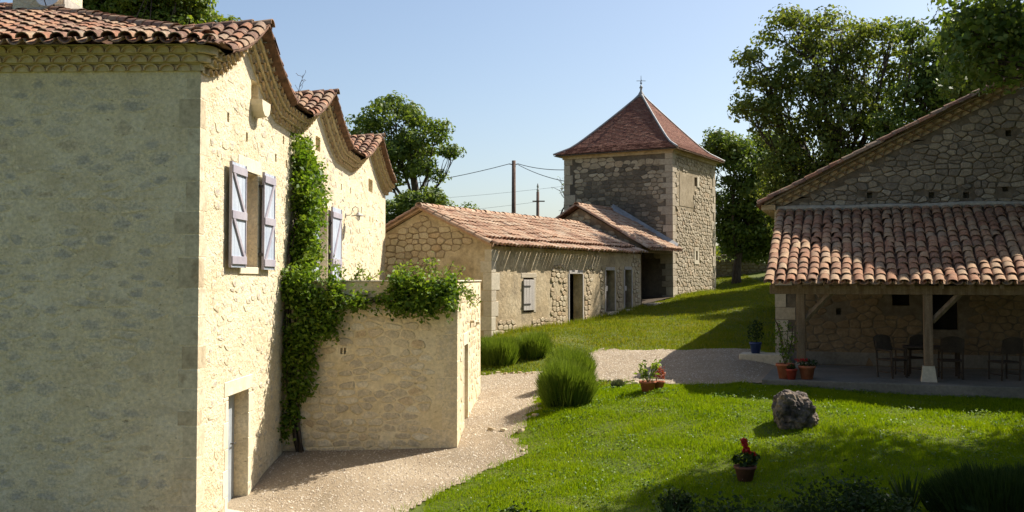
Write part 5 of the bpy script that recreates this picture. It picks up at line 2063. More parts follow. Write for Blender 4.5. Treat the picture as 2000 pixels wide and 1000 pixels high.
def lavender(label, base, rx, ry, h, n, mat='lavender', name='lavender_bush', seed=1, group=None, wd=.011):
    base = Vector(base)
    r = root(name, base, label, 'bush', group)
    rng = np.random.default_rng(seed)
    a = rng.uniform(0, 2 * math.pi, n)
    q = np.sqrt(rng.uniform(0, 1, n))
    lump = 1 + .10 * np.sin(a * 3 + seed) + .07 * np.sin(a * 7 + 2 * seed)
    ox, oy = np.cos(a) * q * rx * lump, np.sin(a) * q * ry * lump
    B = np.stack([base.x + ox * .8, base.y + oy * .8, np.zeros(n)], 1)
    dome = np.sqrt(np.clip(1 - (q * .93) ** 2.6, 0, 1))
    top = h * (.30 + .70 * dome) * (1 + .06 * np.sin(ox * 6 + seed) + .05 * np.sin(oy * 9))
    L = rng.uniform(.28, .5, n) * min(1, h) * 1.1
    D = np.stack([ox / rx * .55 + rng.normal(0, .13, n), oy / ry * .55 + rng.normal(0, .13, n), np.ones(n)], 1)
    zz = base.z + np.clip(top * rng.uniform(.25, 1.0, n) ** .5 - L * .8, 0.0, 9)
    B[:, 0] += ox * .22 * (zz - base.z) / h
    B[:, 1] += oy * .22 * (zz - base.z) / h
    B[:, 2] = zz
    spikes('stems', B, D, L, wd * rng.uniform(.6, 1.3, n), mat, r, rng)
    # woody heart so the inside reads dense
    c = MB()
    prof = [(rx * .55, -.1), (rx * .78, h * .2), (rx * .72, h * .42), (rx * .45, h * .6), (.01, h * .68)]
    c.lathe(prof, (0, 0, 0), 16, Matrix.Translation(base) @ Matrix.Diagonal((1, ry / rx, 1, 1)))
    c.build('heart', 'dark_leaf', r)
    return r


lavender('largest dense green lavender bush standing between the two gravel areas', ground_at(1108, 796) + Vector((0, .45, 0)), .62, .62, 1.05, 9000, seed=3, group='lavender bushes')
lavender('green lavender bush just behind the largest one', ground_at(1118, 762) + Vector((.0, .7, 0)), .58, .62, 1.05, 7000, seed=4, group='lavender bushes')
lavender('green lavender bush nearest the terrace block, below the barn corner', ground_at(972, 716) + Vector((0, .3, 0)), .62, .5, .95, 6000, seed=5, group='lavender bushes')
lavender('green lavender bush below the barn window', ground_at(1040, 702) + Vector((0, .3, 0)), .58, .5, .85, 6000, seed=6, group='lavender bushes')
lavender('tiny grey-green clump on the lawn edge left of the potted plant', ground_at(1205, 756), .17, .15, .2, 700, mat='sage', name='herb_clump', seed=7)

# boulder
br_ = ground_at(1556, 838)
bm = bmesh.new()
bmesh.ops.create_icosphere(bm, subdivisions=5, radius=1)
for v in bm.verts:
    p = v.co.copy()
    p.x = math.copysign(abs(p.x) ** .75, p.x)
    p.y = math.copysign(abs(p.y) ** .75, p.y)
    p.z = math.copysign(abs(p.z) ** .75, p.z)
    n1 = noise.noise(p * 1.3 + Vector((3, 1, 5)))
    n2 = noise.noise(p * 3.5)
    rg = abs(noise.noise(p * 2.2 + Vector((9, 2, 2))))
    n3 = noise.noise(Vector((p.x * 2.5, p.y * 2.5, p.z * 7)))
    n4 = abs(noise.noise(p * 4.5 + Vector((1, 7, 3))))
    k = 1 + .16 * n1 + .08 * n2 + .08 * n3 - .45 * max(0, .22 - rg) - .22 * max(0, .2 - n4)
    v.co = Vector((p.x * (.41 - .05 * p.z) * k - .04 * p.z, p.y * .40 * k, p.z * .42 * k + .32))
me = bpy.data.meshes.new('boulder')
bm.to_mesh(me)
bm.free()
me.materials.append(M['boulder'])
ob = bpy.data.objects.new('boulder', me)
COL.objects.link(ob)
ob.location = br_ + Vector((0, .3, 0))
setp(ob, 'rugged grey boulder standing alone on the lawn', 'boulder')

# edging stones of the lavender bed and the path
re_ = random.Random(9)
sv_edge = stone_variants('rubble_warm', 6, 40)
edge_px = [(945 + 14 * k, 731 - (k % 3)) for k in range(8)]
edge2_px = [(1046, 812), (1018, 842), (984, 841), (960, 840), (1020, 880),
            (1176, 745), (1192, 744), (1212, 744), (1228, 746), (1240, 750), (1052, 790), (1056, 770)]
for grp, lab, px_ in (('edging stones of the lavender bed', 'small rough edging stone in the row bordering the lavender bed', edge_px),
                      ('edging stones along the gravel', 'small rough stone lying along the gravel and lawn edge', edge2_px)):
    for x, y in px_:
        p = ground_at(x, y)
        s = re_.uniform(.7, 1.3)
        e = bpy.data.objects.new('edging_stone', re_.choice(sv_edge))
        COL.objects.link(e)
        e.matrix_basis = Matrix.Translation(p + Vector((0, 0, .01))) @ Matrix.Rotation(re_.uniform(0, 6.28), 4, 'Z') @ Matrix.Diagonal((.15 * s, .10 * s, .045 * s, 1))
        setp(e, lab, 'stone', grp)

# low field wall beyond the tower
lw = root('field_wall', (14, 60, gz(14, 60)), 'low dry-stone field wall behind the tower under the trees', 'wall')
LW = Frame((10.5, 60.5), (1.0, -.05))
c = MB()
zb = gz(14, 60) - CZ
c.box((0, zb - .6, -.3), (11, zb + .82, 0), LW.M)
lwo = c.build('core', 'joint', lw)
it = rubble(LW, sv_g, 0, 8, zb - .1, zb + .95, lambda u, v: True, hr=(.14, .24), wr=(.2, .5), gap=.03, proud=.05, seed=71)
pieces('stone', lwo, it, 300)

# ---------------------------------------------------------------- creeper on the house and terrace
cr = root('climbing_creeper', TF.p(-3.3, -3.62, .1), 'green creeper climbing the house wall and spilling over the terrace', 'creeper')
rc = random.Random(12)
rngc = np.random.default_rng(12)
c = MB()
b0 = TF.p(-3.25, -3.7, .12)
stems = []
for k in range(7):
    e = HS.p(21.6 - 15.8 + rc.uniform(0, 1.0), rc.uniform(.5, 3.0), .12)
    pts = [b0 + Vector((rc.uniform(-.1, .1), 0, 0)), TF.p(-3.45 + rc.uniform(-.12, .2), -2.6, .08), TF.p(-3.5 + rc.uniform(-.1, .2), -1.3, .1), TF.p(-3.5 + rc.uniform(-.1, .1), .05, .1), e]
    fine = []
    for a, b in zip(pts[:-1], pts[1:]):
        fine += bend(a, b, 4, .05, rc)[:-1]
    c = MB()
    c.tube(fine + [e], [.035 * (1 - .7 * i / len(fine)) for i in range(len(fine) + 1)], 5)
    c.build('stem', 'bark', cr, True)
for k in range(4):
    pts = [TF.p(-3.4, -.7 + .15 * k, .06)] + [TF.p(-3.4 + 3.3 * t, -.35 + .12 * math.sin(t * 9 + k) - .1 * k * .5, .08) for t in np.linspace(.1, 1, 8)]
    c = MB()
    c.tube(pts, [.02 * (1 - .6 * i / 8) for i in range(9)], 5)
    c.build('stem', 'bark', cr, True)
CP, CS = [], []
# column on the house wall: clump centres in wall coordinates
n = 0
while n < 135:
    v = rc.uniform(-.2, 3.05)
    wid = 1.02 + .75 * min(max((v - 1.2) / .9, 0), 1) * (1 if v < 2.7 else .6)
    u = 21.35 - 15.8 + rc.uniform(0, 1) * wid
    if v > 2.6 and rc.random() < .5:
        continue
    bulge = .10 + .36 * math.sin(math.pi * min(max((v + .6) / 3.6, 0), 1)) * rc.random()
    CP.append(tuple(HS.p(u, v, bulge)))
    n += 1
# on the terrace front: left mass and strip along the parapet
def tf_clumps(n, f):
    k = 0
    while k < n:
        u, v = rc.uniform(-3.68, 0.1), rc.uniform(-3.3, .12)
        if f(u, v):
            CP.append(tuple(TF.p(u, v, rc.uniform(.06, .30))))
            k += 1


def left_mass(u, v):
    if v > -1.25:
        return u < -2.45 - .25 * noise.noise(Vector((u * 2, v * 2, 1)))
    if v > -2.45:
        return u < -2.95 + (v + 1.25) * .10 + .25 * noise.noise(Vector((u * 3, v * 3, 4))) and rc.random() < .8
    return u < -3.35 and rc.random() < .35


tf_clumps(100, left_mass)
tf_clumps(50, lambda u, v: v > -.62 + .10 * noise.noise(Vector((u * 4, 0, 2))) and -2.5 < u < -.12 and (v < -.30 or (u > -1.3 and v < -.05)) and (u > -1.45 or (v < -.40 and rc.random() < .45)))
CP = np.array(CP)
nn = rngc.integers(55, 95, len(CP))
idx = np.repeat(np.arange(len(CP)), nn)
P = CP[idx] + rngc.normal(size=(len(idx), 3)) * np.array([.10, .12, .12])
P = P[P[:, 0] > HS.O.x + .0308 * (P[:, 1] - 15.8) + .02]
P = P[(P[:, 1] < 20.95) | (P[:, 0] > -1.14) | (P[:, 2] > CZ - .1) | (P[:, 0] < -4.75)]
leaves('foliage', P, .105 * rngc.uniform(.6, 1.35, len(P)), 'creeper', cr, rngc, up=.25, aspect=.6)
# young pale shoots standing above the parapet and at the corner
ps = root('leafy_shrub', TF.p(-.6, -.95, -.5), 'pale leafy shoots of a shrub rising above the terrace parapet corner', 'shrub')
PP = []
c = MB()
for k in range(26):
    if k < 15:
        b = TF.p(rc.uniform(-1.35, -.1), -.15, rc.uniform(-.45, .05))
        e = b + Vector((rc.uniform(-.25, .3), rc.uniform(-.1, .1), rc.uniform(.25, .62)))
    elif k < 21:
        b = TS.p(rc.uniform(.1, 1.0), -.2, rc.uniform(-.1, .1))
        e = b + Vector((rc.uniform(.15, .42), rc.uniform(-.2, .1), rc.uniform(-.45, .2)))
    else:
        b = TF.p(rc.uniform(-2.5, -1.9), -.15, -.1)
        e = b + Vector((rc.uniform(-.25, .3), 0, rc.uniform(.2, .55)))
    pts = bend(b, e, 5, .12, rc)
    c = MB()
    c.tube(pts, .007, 4)
    c.build('stem', 'bark', ps)
    for q in range(46):
        t = rc.uniform(.1, 1)
        p = pts[min(5, int(t * 5.99))]
        PP.append(tuple(p + Vector((rc.gauss(0, .055), rc.gauss(0, .05), rc.gauss(0, .05)))))
leaves('foliage', np.array(PP), .085 * rngc.uniform(.6, 1.3, len(PP)), 'young', ps, rngc, up=.3, aspect=.45)

# dead twiggy weeds growing on the roof valleys
def dead_twig(base, h, label, seed):
    rnd = random.Random(seed)
    r = root('dead_twig', base, label, 'twig')
    c = MB()
    m = bend(base, Vector(base) + Vector((.12, 0, h)), 6, .08, rnd)
    c.tube(m, [.012 - .0015 * i for i in range(7)], 4)
    for k in range(2, 7):
        for q in range(2):
            e = m[k] + Vector((rnd.uniform(-.14, .14), rnd.uniform(-.1, .1), rnd.uniform(.03, .16)))
            c.tube(bend(m[k], e, 3, .15, rnd), .005, 4)
    c.build('stem', 'twig', r)


p_ = HS.p(5.0, side_top(5.0) + .40, .3)
dead_twig(p_, .62, 'bare dead twig growing from the roof beside the nearest gable', 3)
p_ = HS.p(11.3, side_top(11.3) + .42, .3)
dead_twig(p_, .5, 'small bare twig on the roof before the farthest gable', 4)

# ---------------------------------------------------------------- trees
def B(x, y, Z, rpx, ry=None, rd=None):
    """crown mass centred at photo pixel (x, y) and depth Z, radii given in photo pixels"""
    p = at(x, y, Z)
    r = rpx / F * Z
    q = (ry or rpx) / F * Z
    return (p, (r, (rd or r) if rd is None else rd, q))


tree('oak_tree', 'tall dark oak behind the house and the barn gable', (-5.5, 55, gz(-5.5, 55)),
     [B(770, 225, 55, 52, 38), B(715, 262, 56, 42, 32), B(820, 270, 55, 50, 40), B(855, 262, 54, 25, 20), B(770, 310, 55, 62, 42), B(835, 335, 54, 26, 30),
      B(720, 330, 56, 40, 50), B(880, 293, 54, 7, 7)], 'oak', trunk_r=.42, clumps=19, per=90, size=.21, spread=.40, seed=2)
tree('ash_tree', 'rounded green tree low behind the barn gable', (-6.2, 50, gz(-6.2, 50)),
     [B(800, 418, 50, 52, 38), B(842, 398, 49, 26, 26), B(770, 440, 50, 45, 35)], 'oak', trunk_r=.25, clumps=34, per=110, size=.19, spread=.36, seed=3)
tree('bay_tree', 'dense bright green tree rising behind the house roof', (-13.6, 37, gz(-13.6, 37)),
     [B(200, 20, 37, 60, 50), B(280, 15, 37, 70, 55), B(360, 35, 37, 52, 42), B(330, -20, 37, 60, 50), B(240, -50, 37, 60, 50), B(412, 62, 37, 22, 25), B(160, -10, 37, 50, 60), B(445, 52, 37, 10, 18)],
     'bush_leaf', trunk_r=.3, clumps=44, per=130, size=.16, spread=.30, seed=4)
tree('small_tree', 'small sparse tree just showing above the barn ridge', (-2.8, 62, gz(-2.8, 62)),
     [B(918, 412, 62, 22, 12), B(890, 418, 62, 12, 9)], 'oak', trunk_r=.1, clumps=20, per=40, size=.16, spread=.3, seed=5)
tree('oak_tree', 'big spreading oak with airy crown behind the farmhouse roof', (15.6, 48, gz(15.6, 48)),
     [B(1560, 60, 48, 62, 42), B(1650, 55, 48, 65, 42), B(1500, 130, 48, 60, 48), B(1590, 140, 48, 70, 60), B(1690, 130, 48, 62, 55), B(1745, 70, 47, 26, 36), B(1765, 130, 48, 32, 40),
      B(1475, 215, 48, 40, 42), B(1540, 225, 48, 60, 50), B(1640, 220, 47, 70, 60), B(1730, 215, 47, 55, 50), B(1515, 300, 48, 45, 40), B(1600, 310, 48, 70, 50), B(1690, 290, 47, 60, 50), B(1580, 390, 48, 70, 50), B(1540, 360, 49, 50, 50), B(1640, 340, 49, 60, 45), B(1560, 450, 50, 55, 45)],
     'oak_light', trunk_r=.5, clumps=20, per=64, size=.20, spread=.40, seed=6, fork=.3)
tree('oak_tree', 'dark oak standing beside the tower with low branches', (12.8, 57, gz(12.8, 57)),
     [B(1415, 300, 57, 40, 35), B(1460, 330, 57, 50, 45), B(1430, 385, 57, 45, 40), B(1500, 390, 57, 50, 50), B(1455, 440, 57, 50, 38), B(1400, 280, 57, 24, 22), B(1530, 450, 57, 40, 40), B(1475, 478, 58, 45, 28), B(1425, 450, 57, 30, 30), B(1450, 465, 58, 45, 24), B(1510, 485, 58, 35, 24), B(1500, 300, 58, 45, 45), B(1545, 350, 58, 40, 60)],
     'oak', trunk_r=.28, clumps=28, per=80, size=.21, spread=.42, seed=7)
tree('oak_tree', 'oak with gaps in its crown above the farmhouse verge', (18.5, 45, gz(18.5, 45)),
     [B(1830, 120, 45, 45, 50), B(1860, 75, 45, 30, 30), B(1800, 195, 45, 50, 45), B(1870, 160, 45, 50, 50), B(1790, 60, 45, 10, 8), B(1885, 110, 45, 40, 45), B(1760, 250, 45, 45, 40)], 'oak', trunk_r=.3, clumps=34, per=80, size=.19, spread=.38, seed=8)
tree('oak_tree', 'dark leafy tree filling the sky right of the airy oak', (17.5, 36, gz(17.5, 36)),
     [B(1930, 90, 36, 55, 60), B(1975, 40, 36, 50, 50), B(1920, 30, 36, 26, 34), B(1985, 120, 36, 55, 60), B(1910, 150, 36, 40, 40), B(1890, 60, 36, 30, 32), B(1950, 150, 36, 45, 40)], 'oak', trunk_r=.3, clumps=46, per=95, size=.17, spread=.36, seed=9)
# near tree: trunk out of frame to the right, its crown overhangs the upper right corner and shades the foreground
def BW3(x, y, v, rx, ry, rz):
    return (Vector((x, y, CZ + v)), (rx, ry, rz))


tree('walnut_tree', 'near dark tree overhanging the upper right corner and shading the lawn', (14.6, 17.2, gz(14.6, 17.2)),
     [BW3(10.4, 18.9, 7.4, 1.8, 1.9, 1.3), BW3(12.8, 20.2, 7.8, 2.0, 2.0, 1.7), BW3(13.0, 17.6, 7.7, 2.2, 2.2, 1.7), BW3(15.4, 20.6, 8.2, 2.4, 2.0, 2.0), BW3(15.6, 17.4, 8.2, 2.4, 2.2, 2.0),
      BW3(18.0, 19.2, 7.7, 2.4, 2.4, 2.0), BW3(11.0, 16.4, 7.6, 1.8, 1.8, 1.4), BW3(13.8, 15.2, 7.4, 2, 1.6, 1.6), BW3(12.2, 21.9, 6.6, 1.2, .9, 1.0), BW3(14.4, 22.4, 7.2, 1.6, 1.2, 1.4),
      BW3(10.5, 20.6, 4.7, .7, .6, .5), BW3(9.75, 20.3, 4.45, .4, .4, .25), BW3(9.4, 20.3, 5.1, .3, .35, .25), BW3(10.7, 20.2, 5.4, .7, .6, .6), BW3(9.9, 20.2, 5.5, .5, .5, .4), BW3(16.8, 14.9, 7.7, 2.2, 2, 1.8), BW3(17.3, 21.6, 7.6, 2.0, 1.6, 1.8),
      BW3(19.8, 21.1, 8, 2.4, 2, 2), BW3(19.0, 23.2, 8, 1.8, 1.2, 1.6), BW3(20.0, 17.1, 8, 2.2, 2.2, 2), BW3(9.7, 16.6, 7.9, 1.4, 1.6, 1.0), BW3(12.0, 14.1, 7.6, 1.8, 1.6, 1.4)],
     'oak', trunk_r=.42, clumps=15, per=100, size=.15, spread=.5, seed=10)
# young undergrowth trees by the field wall
tree('young_tree', 'bright young leafy tree under the dark oak by the field wall', (14.1, 62.5, gz(14.1, 62.5)),
     [B(1440, 478, 62.5, 26, 18), B(1470, 490, 62.5, 18, 14), B(1425, 492, 62.5, 16, 10)], 'oak_light', trunk_r=.1, clumps=40, per=60, size=.18, spread=.3, seed=11)
# hedge of distant woodland behind everything
rngw = np.random.default_rng(5)
PW_ = []
for k in range(420):
    x = rngw.uniform(-60, 70)
    y = 125 + rngw.uniform(0, 12)
    if not (-70 < x < 80):
        continue
    z0 = gz(x, y)
    hgt = 2.2 + 1.2 * math.sin(x * .21) + rngw.uniform(-.6, .6)
    q = rngw.integers(60, 100)
    PW_.append(np.array([x, y, z0 + hgt * .45]) + rngw.normal(size=(q, 3)) * np.array([1.2, 1, hgt * .3]))
far_o = leaves('far_hedge', np.concatenate(PW_), .42, 'oak', None, rngw)
setp(far_o, 'far-off hedge line along the field behind the farm', 'hedge', kind='stuff')

# bare tree behind the pole
def bare_tree(label, base, H, seed):
    rnd = random.Random(seed)
    r = root('bare_tree', base, label, 'tree')
    c = MB()
    base = Vector(base)

    def grow(p, d, L, rad, lv):
        e = p + d * L
        c.tube(bend(p, e, 4, .08, rnd), [rad * (1 - .4 * i / 4) for i in range(5)], 5 if lv < 2 else 4, cap=False)
        if lv >= 4:
            return
        for k in range(3 if lv < 3 else 2):
            a = Vector((rnd.gauss(0, .55), rnd.gauss(0, .55), rnd.gauss(.1, .35)))
            grow(p + d * L * rnd.uniform(.65, 1), (d + a).normalized(), L * rnd.uniform(.55, .8), rad * .6, lv + 1)
    grow(base, Vector((.05, 0, 1)), H * .42, .16, 0)
    c.build('trunk', 'twig', r)
    rng = np.random.default_rng(seed)
    P = np.array(c.v)
    P = P[P[:, 2] > base.z + H * .25]
    P = P[rng.integers(0, len(P), 160)] + rng.normal(size=(160, 3)) * .12
    leaves('crown', P, .16, 'oak', r, rng)


bare_tree('nearly bare thin tree beside the far utility pole', (3.15, 75, gz(3.15, 75)), (at(1080, 372, 75).z - gz(3.15, 75)) * 1.3, 5)

# ---------------------------------------------------------------- poles and wires
pb = at(1003, 430, 60)
pole1 = root('utility_pole', (pb.x, 60, gz(pb.x, 60)), 'tall brown wooden utility pole rising behind the barn ridge', 'pole')
c = MB()
pt = at(1003.5, 313, 60)
c.tube([(pb.x, 60, gz(pb.x, 60) - .3), tuple(pt)], [.16, .12], 10)
c.build('shaft', 'pole', pole1, True)
c = MB()
for sx in (-1, 1):
    c.tube([pt + Vector((0, 0, -.25)), pt + Vector((sx * .28, 0, -.2))], .03, 6)
c.build('insulator', 'iron', pole1)
pb2 = at(1050, 440, 85)
pole2 = root('utility_pole', (pb2.x, 85, gz(pb2.x, 85)), 'shorter far utility pole with crossarm in front of the bare tree', 'pole')
c = MB()
pt2 = at(1050.5, 374, 85)
c.tube([(pb2.x, 85, gz(pb2.x, 85) - .3), tuple(pt2)], [.16, .12], 8)
c.build('shaft', 'pole', pole2, True)
c = MB()
a = at(1040, 393, 85)
b = at(1064, 393, 85)
c.box((a.x, 84.85, a.z - .05), (b.x, 84.95, a.z + .05))
c.build('crossarm', 'pole', pole2)
c = MB()
c.lathe([(.05, 0), (.12, .12), (.05, .3), (.1, .42), (.03, .7)], tuple(pt2), 8)
c.build('insulator', 'zinc', pole2)


def wire(a, b, sag, label, r=.022):
    a, b = Vector(a), Vector(b)
    c = MB()
    c.tube([a.lerp(b, t) - Vector((0, 0, sag * 4 * t * (1 - t))) for t in np.linspace(0, 1, 14)], r, 4)
    setp(c.build('overhead_wire', 'wire'), label, 'wire')


wl = pt + Vector((-.28, 0, -.2))
wr_ = pt + Vector((.28, 0, -.2))
wire(wl, at(640, 372, 64), .35, 'overhead wire running left from the tall pole to the oak', r=.02)
wire(wr_, at(1110, 331, 53), .12, 'upper overhead wire from the tall pole to the tower', r=.019)
wire(wr_ + Vector((0, 0, -.06)), at(1106, 354, 52.6), .12, 'lower overhead wire from the tall pole to the tower', r=.019)
wire(at(640, 398, 85), at(1112, 362, 85), .25, 'faint distant wire, upper of two behind the tall pole', r=.010)
wire(at(640, 425, 85), at(1063, 392, 85), .3, 'faint distant wire, lower of two behind the tall pole', r=.010)

# ---------------------------------------------------------------- foreground bushes
def shrub(name, label, base, rad, n, size, mat, seed, cat='bush', aspect=.55, lobes=9):
    rnd = random.Random(seed)
    rng = np.random.default_rng(seed)
    base = Vector(base)
    r = root(name, base, label, cat)
    c = MB()
    Pc = []
    for k in range(lobes * 3):
        d = Vector((rnd.gauss(0, 1), rnd.gauss(0, 1), abs(rnd.gauss(0, 1)) + .1)).normalized()
        p = base + Vector((d.x * rad[0], d.y * rad[1], d.z * rad[2])) * rnd.uniform(.45, 1.0)
        Pc.append(p)
        c.tube(bend(base - Vector((0, 0, .1)), p, 4, .08, rnd), [.02, .016, .012, .008, .004], 4, cap=False)
    c.build('stem', 'bark', r)
    C = np.array([tuple(p) for p in Pc])
    idx = rng.integers(0, len(C), n)
    P = C[idx] + rng.normal(size=(n, 3)) * np.array([.16, .16, .12]) * max(rad[0], .5)
    P = P[P[:, 2] > base.z - .05]
    leaves('foliage', P, size * rng.uniform(.6, 1.3, len(P)), mat, r, rng, .3, aspect)
    return r


def gpt(x, y):
    return Vector((x, y, gz(x, y)))


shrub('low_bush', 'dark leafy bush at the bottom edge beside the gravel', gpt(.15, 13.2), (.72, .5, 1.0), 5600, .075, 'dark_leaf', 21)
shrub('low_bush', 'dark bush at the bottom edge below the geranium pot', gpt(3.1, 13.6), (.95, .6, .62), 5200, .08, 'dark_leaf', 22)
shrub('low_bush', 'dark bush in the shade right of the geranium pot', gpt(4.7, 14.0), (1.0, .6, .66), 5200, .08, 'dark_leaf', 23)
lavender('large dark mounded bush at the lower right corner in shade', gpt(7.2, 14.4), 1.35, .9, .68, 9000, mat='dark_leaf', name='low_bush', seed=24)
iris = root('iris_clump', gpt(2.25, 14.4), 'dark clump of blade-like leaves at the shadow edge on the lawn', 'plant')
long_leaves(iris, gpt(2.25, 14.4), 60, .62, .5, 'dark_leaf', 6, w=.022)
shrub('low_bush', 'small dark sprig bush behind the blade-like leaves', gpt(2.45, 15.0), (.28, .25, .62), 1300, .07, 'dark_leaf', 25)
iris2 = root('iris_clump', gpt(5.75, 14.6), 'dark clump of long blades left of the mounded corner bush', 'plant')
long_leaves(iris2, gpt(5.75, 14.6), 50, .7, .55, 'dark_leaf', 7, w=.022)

# ---------------------------------------------------------------- grass and gravel
FOOT = [[tuple(HS.p(-.02, 0, .03).xy), tuple(HS.p(LEN, 0, .03).xy), tuple(HS.p(LEN, 0, -13).xy), tuple(HF.p(-13, 0, .03).xy)],
        [tuple(TF.p(-3.8, 0, .02).xy), tuple(TF.p(0.02, 0, .02).xy), tuple(TS.p(5.9, 0, .02).xy), tuple(TS.p(5.9, 0, -4).xy)],
        [tuple(BL.p(-.02, 0, .03).xy), tuple(BL.p(23.2, 0, .03).xy), tuple(BL.p(23.2, 0, -6).xy), tuple(BL.p(-.02, 0, -6).xy)],
        [tuple(pp(-2.35, 24.22, 0).xy), tuple(pp(6.5, 24.22, 0).xy), tuple(pp(9, 42, 0).xy), tuple(pp(-2.1, 42, 0).xy)]]


def scatter(n, x0, x1, y0, y1, rng, gravel=False):
    X, Y = rng.uniform(x0, x1, n), rng.uniform(y0, y1, n)
    px_ = 1000 + F * X / Y
    k = (px_ > -60) & (px_ < 2060)
    X, Y = X[k], Y[k]
    j = .10 * np.sin(X * 7.1 + Y * 3.3) + .07 * np.sin(Y * 11 - X * 5)
    g = in_poly(X + j, Y + j * .7, GRAVEL)
    k = g if gravel else ~g
    for f in FOOT:
        k &= ~in_poly(X, Y, f)
    X, Y = X[k], Y[k]
    return X, Y, ground_z(X, Y)


def grass(name, label, n, box, L, W, mat, seed):
    rng = np.random.default_rng(seed)
    X, Y, Zg = scatter(n, *box, rng)
    m = len(X)
    tuft = .75 + .35 * np.sin(X * 3.1 + 2 * np.sin(Y * 2.3)) * np.sin(Y * 2.7 + X)
    Bp = np.stack([X, Y, Zg - .01], 1)
    D = np.stack([rng.normal(0, .38, m), rng.normal(0, .38, m), np.ones(m)], 1)
    o = spikes(name, Bp, D, L * rng.uniform(.5, 1.35, m) * np.clip(tuft, .5, 1.2), W * rng.uniform(.6, 1.3, m), mat, None, rng)
    setp(o, label, 'grass', kind='stuff')


grass('lawn_grass', 'short bright green mown lawn grass', 560000, (-1.5, 13.0, 12.0, 25.0), .085, .0075, 'grass', 51)
grass('slope_grass', 'patchy green grass on the slope below the barn and tower', 330000, (-1.2, 14, 25.0, 62.0), .11, .013, 'grass_far', 52)
grass('field_grass', 'sunlit meadow grass beyond the field wall', 26000, (10, 32, 61.5, 120), .30, .05, 'grass_far', 53)
rng = np.random.default_rng(61)
X, Y, Zg = scatter(420, -1, 12, 15, 26, rng)
o = leaves('daisies', np.stack([X, Y, Zg + .06], 1), .02, 'daisy', None, rng, up=2.0, aspect=1.0)
setp(o, 'tiny white daisies dotted over the lawn', 'flowers', kind='stuff')
# clover and broad-leaved weeds in loose colonies
rng = np.random.default_rng(66)
cx_, cy_, _z = scatter(420, -1, 12, 14, 30, rng)
k_ = rng.integers(12, 60, len(cx_))
ix = np.repeat(np.arange(len(cx_)), k_)
wx, wy = cx_[ix] + rng.normal(0, .16, len(ix)), cy_[ix] + rng.normal(0, .16, len(ix))
gm = ~in_poly(wx, wy, GRAVEL)
for f in FOOT:
    gm &= ~in_poly(wx, wy, f)
wx, wy = wx[gm], wy[gm]
o = leaves('clover', np.stack([wx, wy, ground_z(wx, wy) + rng.uniform(.02, .08, len(wx))], 1), .05 * rng.uniform(.6, 1.3, len(wx)), 'creeper', None, rng, up=1.2, aspect=.9)
setp(o, 'patches of clover and weeds in the lawn', 'weeds', kind='stuff')
# ragged tufts where lawn meets gravel
V_ = []
gpoly = GRAVEL[:23]
for (xa, ya), (xb, yb) in zip(gpoly[:-1], gpoly[1:]):
    L_ = math.hypot(xb - xa, yb - ya)
    n_ = int(L_ * 130)
    t_ = rng.uniform(0, 1, n_)
    off = rng.normal(0, .10, (n_, 2))
    V_.append(np.stack([xa + (xb - xa) * t_, ya + (yb - ya) * t_], 1) + off)
V_ = np.concatenate(V_)
jj = np.sin(V_[:, 0] * 5.3) * np.sin(V_[:, 1] * 4.1) + rng.normal(0, .5, len(V_)) > -.1
V_ = V_[jj]
for f in FOOT:
    V_ = V_[~in_poly(V_[:, 0], V_[:, 1], f)]
m = len(V_)
o = spikes('edge_grass', np.stack([V_[:, 0], V_[:, 1], ground_z(V_[:, 0], V_[:, 1])], 1), np.stack([rng.normal(0, .5, m), rng.normal(0, .5, m), np.ones(m)], 1),
           rng.uniform(.05, .17, m), rng.uniform(.004, .009, m), 'grass', None, rng)
setp(o, 'ragged grass tufts along the gravel edge', 'grass', kind='stuff')
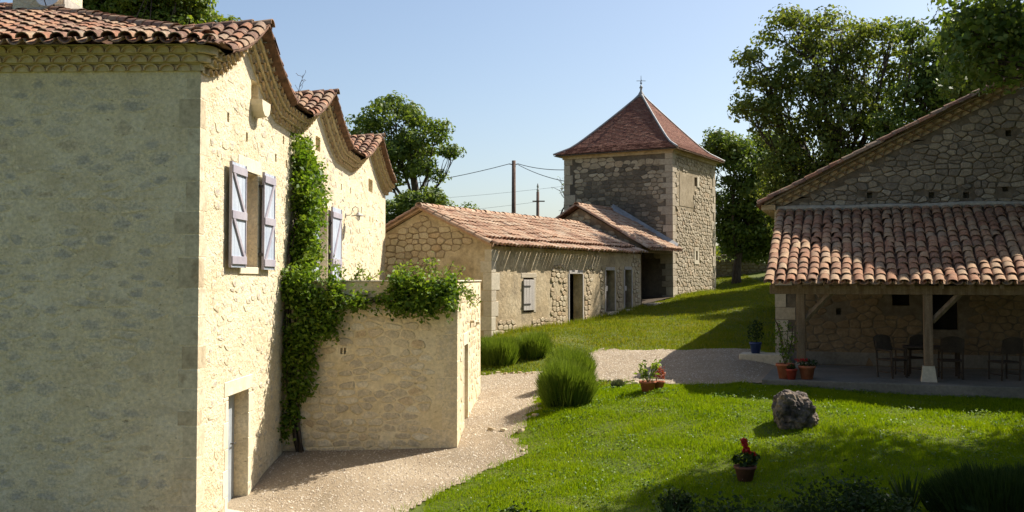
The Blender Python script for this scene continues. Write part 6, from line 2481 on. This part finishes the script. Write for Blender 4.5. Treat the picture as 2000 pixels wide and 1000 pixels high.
# loose pebbles
rng = np.random.default_rng(62)
X, Y, Zg = scatter(90000, -5.5, 8, 12.5, 33, rng, True)
m = len(X)
s = rng.uniform(.008, .024, m)
oc = np.array([(1, 0, 0), (0, 1, 0), (-1, 0, 0), (0, -1, 0), (0, 0, .8)], float)
V = oc[None] * s[:, None, None] * rng.uniform(.6, 1.3, (m, 5, 3)) + np.stack([X, Y, Zg + .022], 1)[:, None, :]
fb = np.array([(0, 1, 4), (1, 2, 4), (2, 3, 4), (3, 0, 4)])
Fq = (np.arange(m)[:, None, None] * 5 + fb[None]).reshape(-1, 3)
o = np_obj('pebbles', V.reshape(-1, 3), Fq, 'pebble', None, 'stuff')
setp(o, 'loose pale pebbles strewn over the gravel yard', 'gravel')
# ragged taller grass along walls and path edges
rng = np.random.default_rng(63)
E_ = []
for f, u0, u1, w in ((BL, 0, 12.8, .12), (PS, 0, 6.3, .12)):
    t = rng.uniform(u0, u1, 2600)
    q = np.array(f.O)[None] + np.outer(t, np.array(f.U)) + np.outer(rng.exponential(.12, len(t)), np.array(f.W))
    E_.append(q)
E_ = np.concatenate(E_)
E_[:, 2] = ground_z(E_[:, 0], E_[:, 1])
m = len(E_)
o = spikes('wall_foot_grass', E_, np.stack([rng.normal(0, .3, m), rng.normal(0, .3, m), np.ones(m)], 1), rng.uniform(.08, .26, m), rng.uniform(.006, .014, m), 'grass_far', None, rng)
setp(o, 'taller dry grass along the foot of the barn and tower', 'grass', kind='stuff')

# unseen trees added behind and right of the view to block sky fill
for k, (x, y, lab) in enumerate(((1.5, -8, 'unseen tree added directly behind the viewpoint to block sky fill'),
                                 (9, -8, 'unseen tree added behind the viewpoint on the right to block sky fill'), (16, -6, 'unseen tree added behind the viewpoint on the far right to block sky fill'),
                                 (14, 4, 'unseen tree added just out of the picture at right to block sky fill'), (20.5, 9.5, 'unseen tree added beyond the right edge of the lawn to block sky fill'), (25, 16, 'unseen tree added on the right to block sky fill on the farmhouse'))):
    tree('sky_blocking_tree', lab, (x, y, gz(x, y)), [BW3(x + dx, y + dy, v, 2.6, 2.4, 2.2) for dx, dy, v in ((-1.6, 0, -.5), (1.6, .4, -.3), (0, 0, 2.2), (-1.5, -.5, 5), (1.6, 0, 5.2), (0, 0, 7.6))],
         'dark_leaf', trunk_r=.35, clumps=3.0, per=60, size=.6, spread=.75, seed=80 + k, group='added sky-blocking trees out of view')
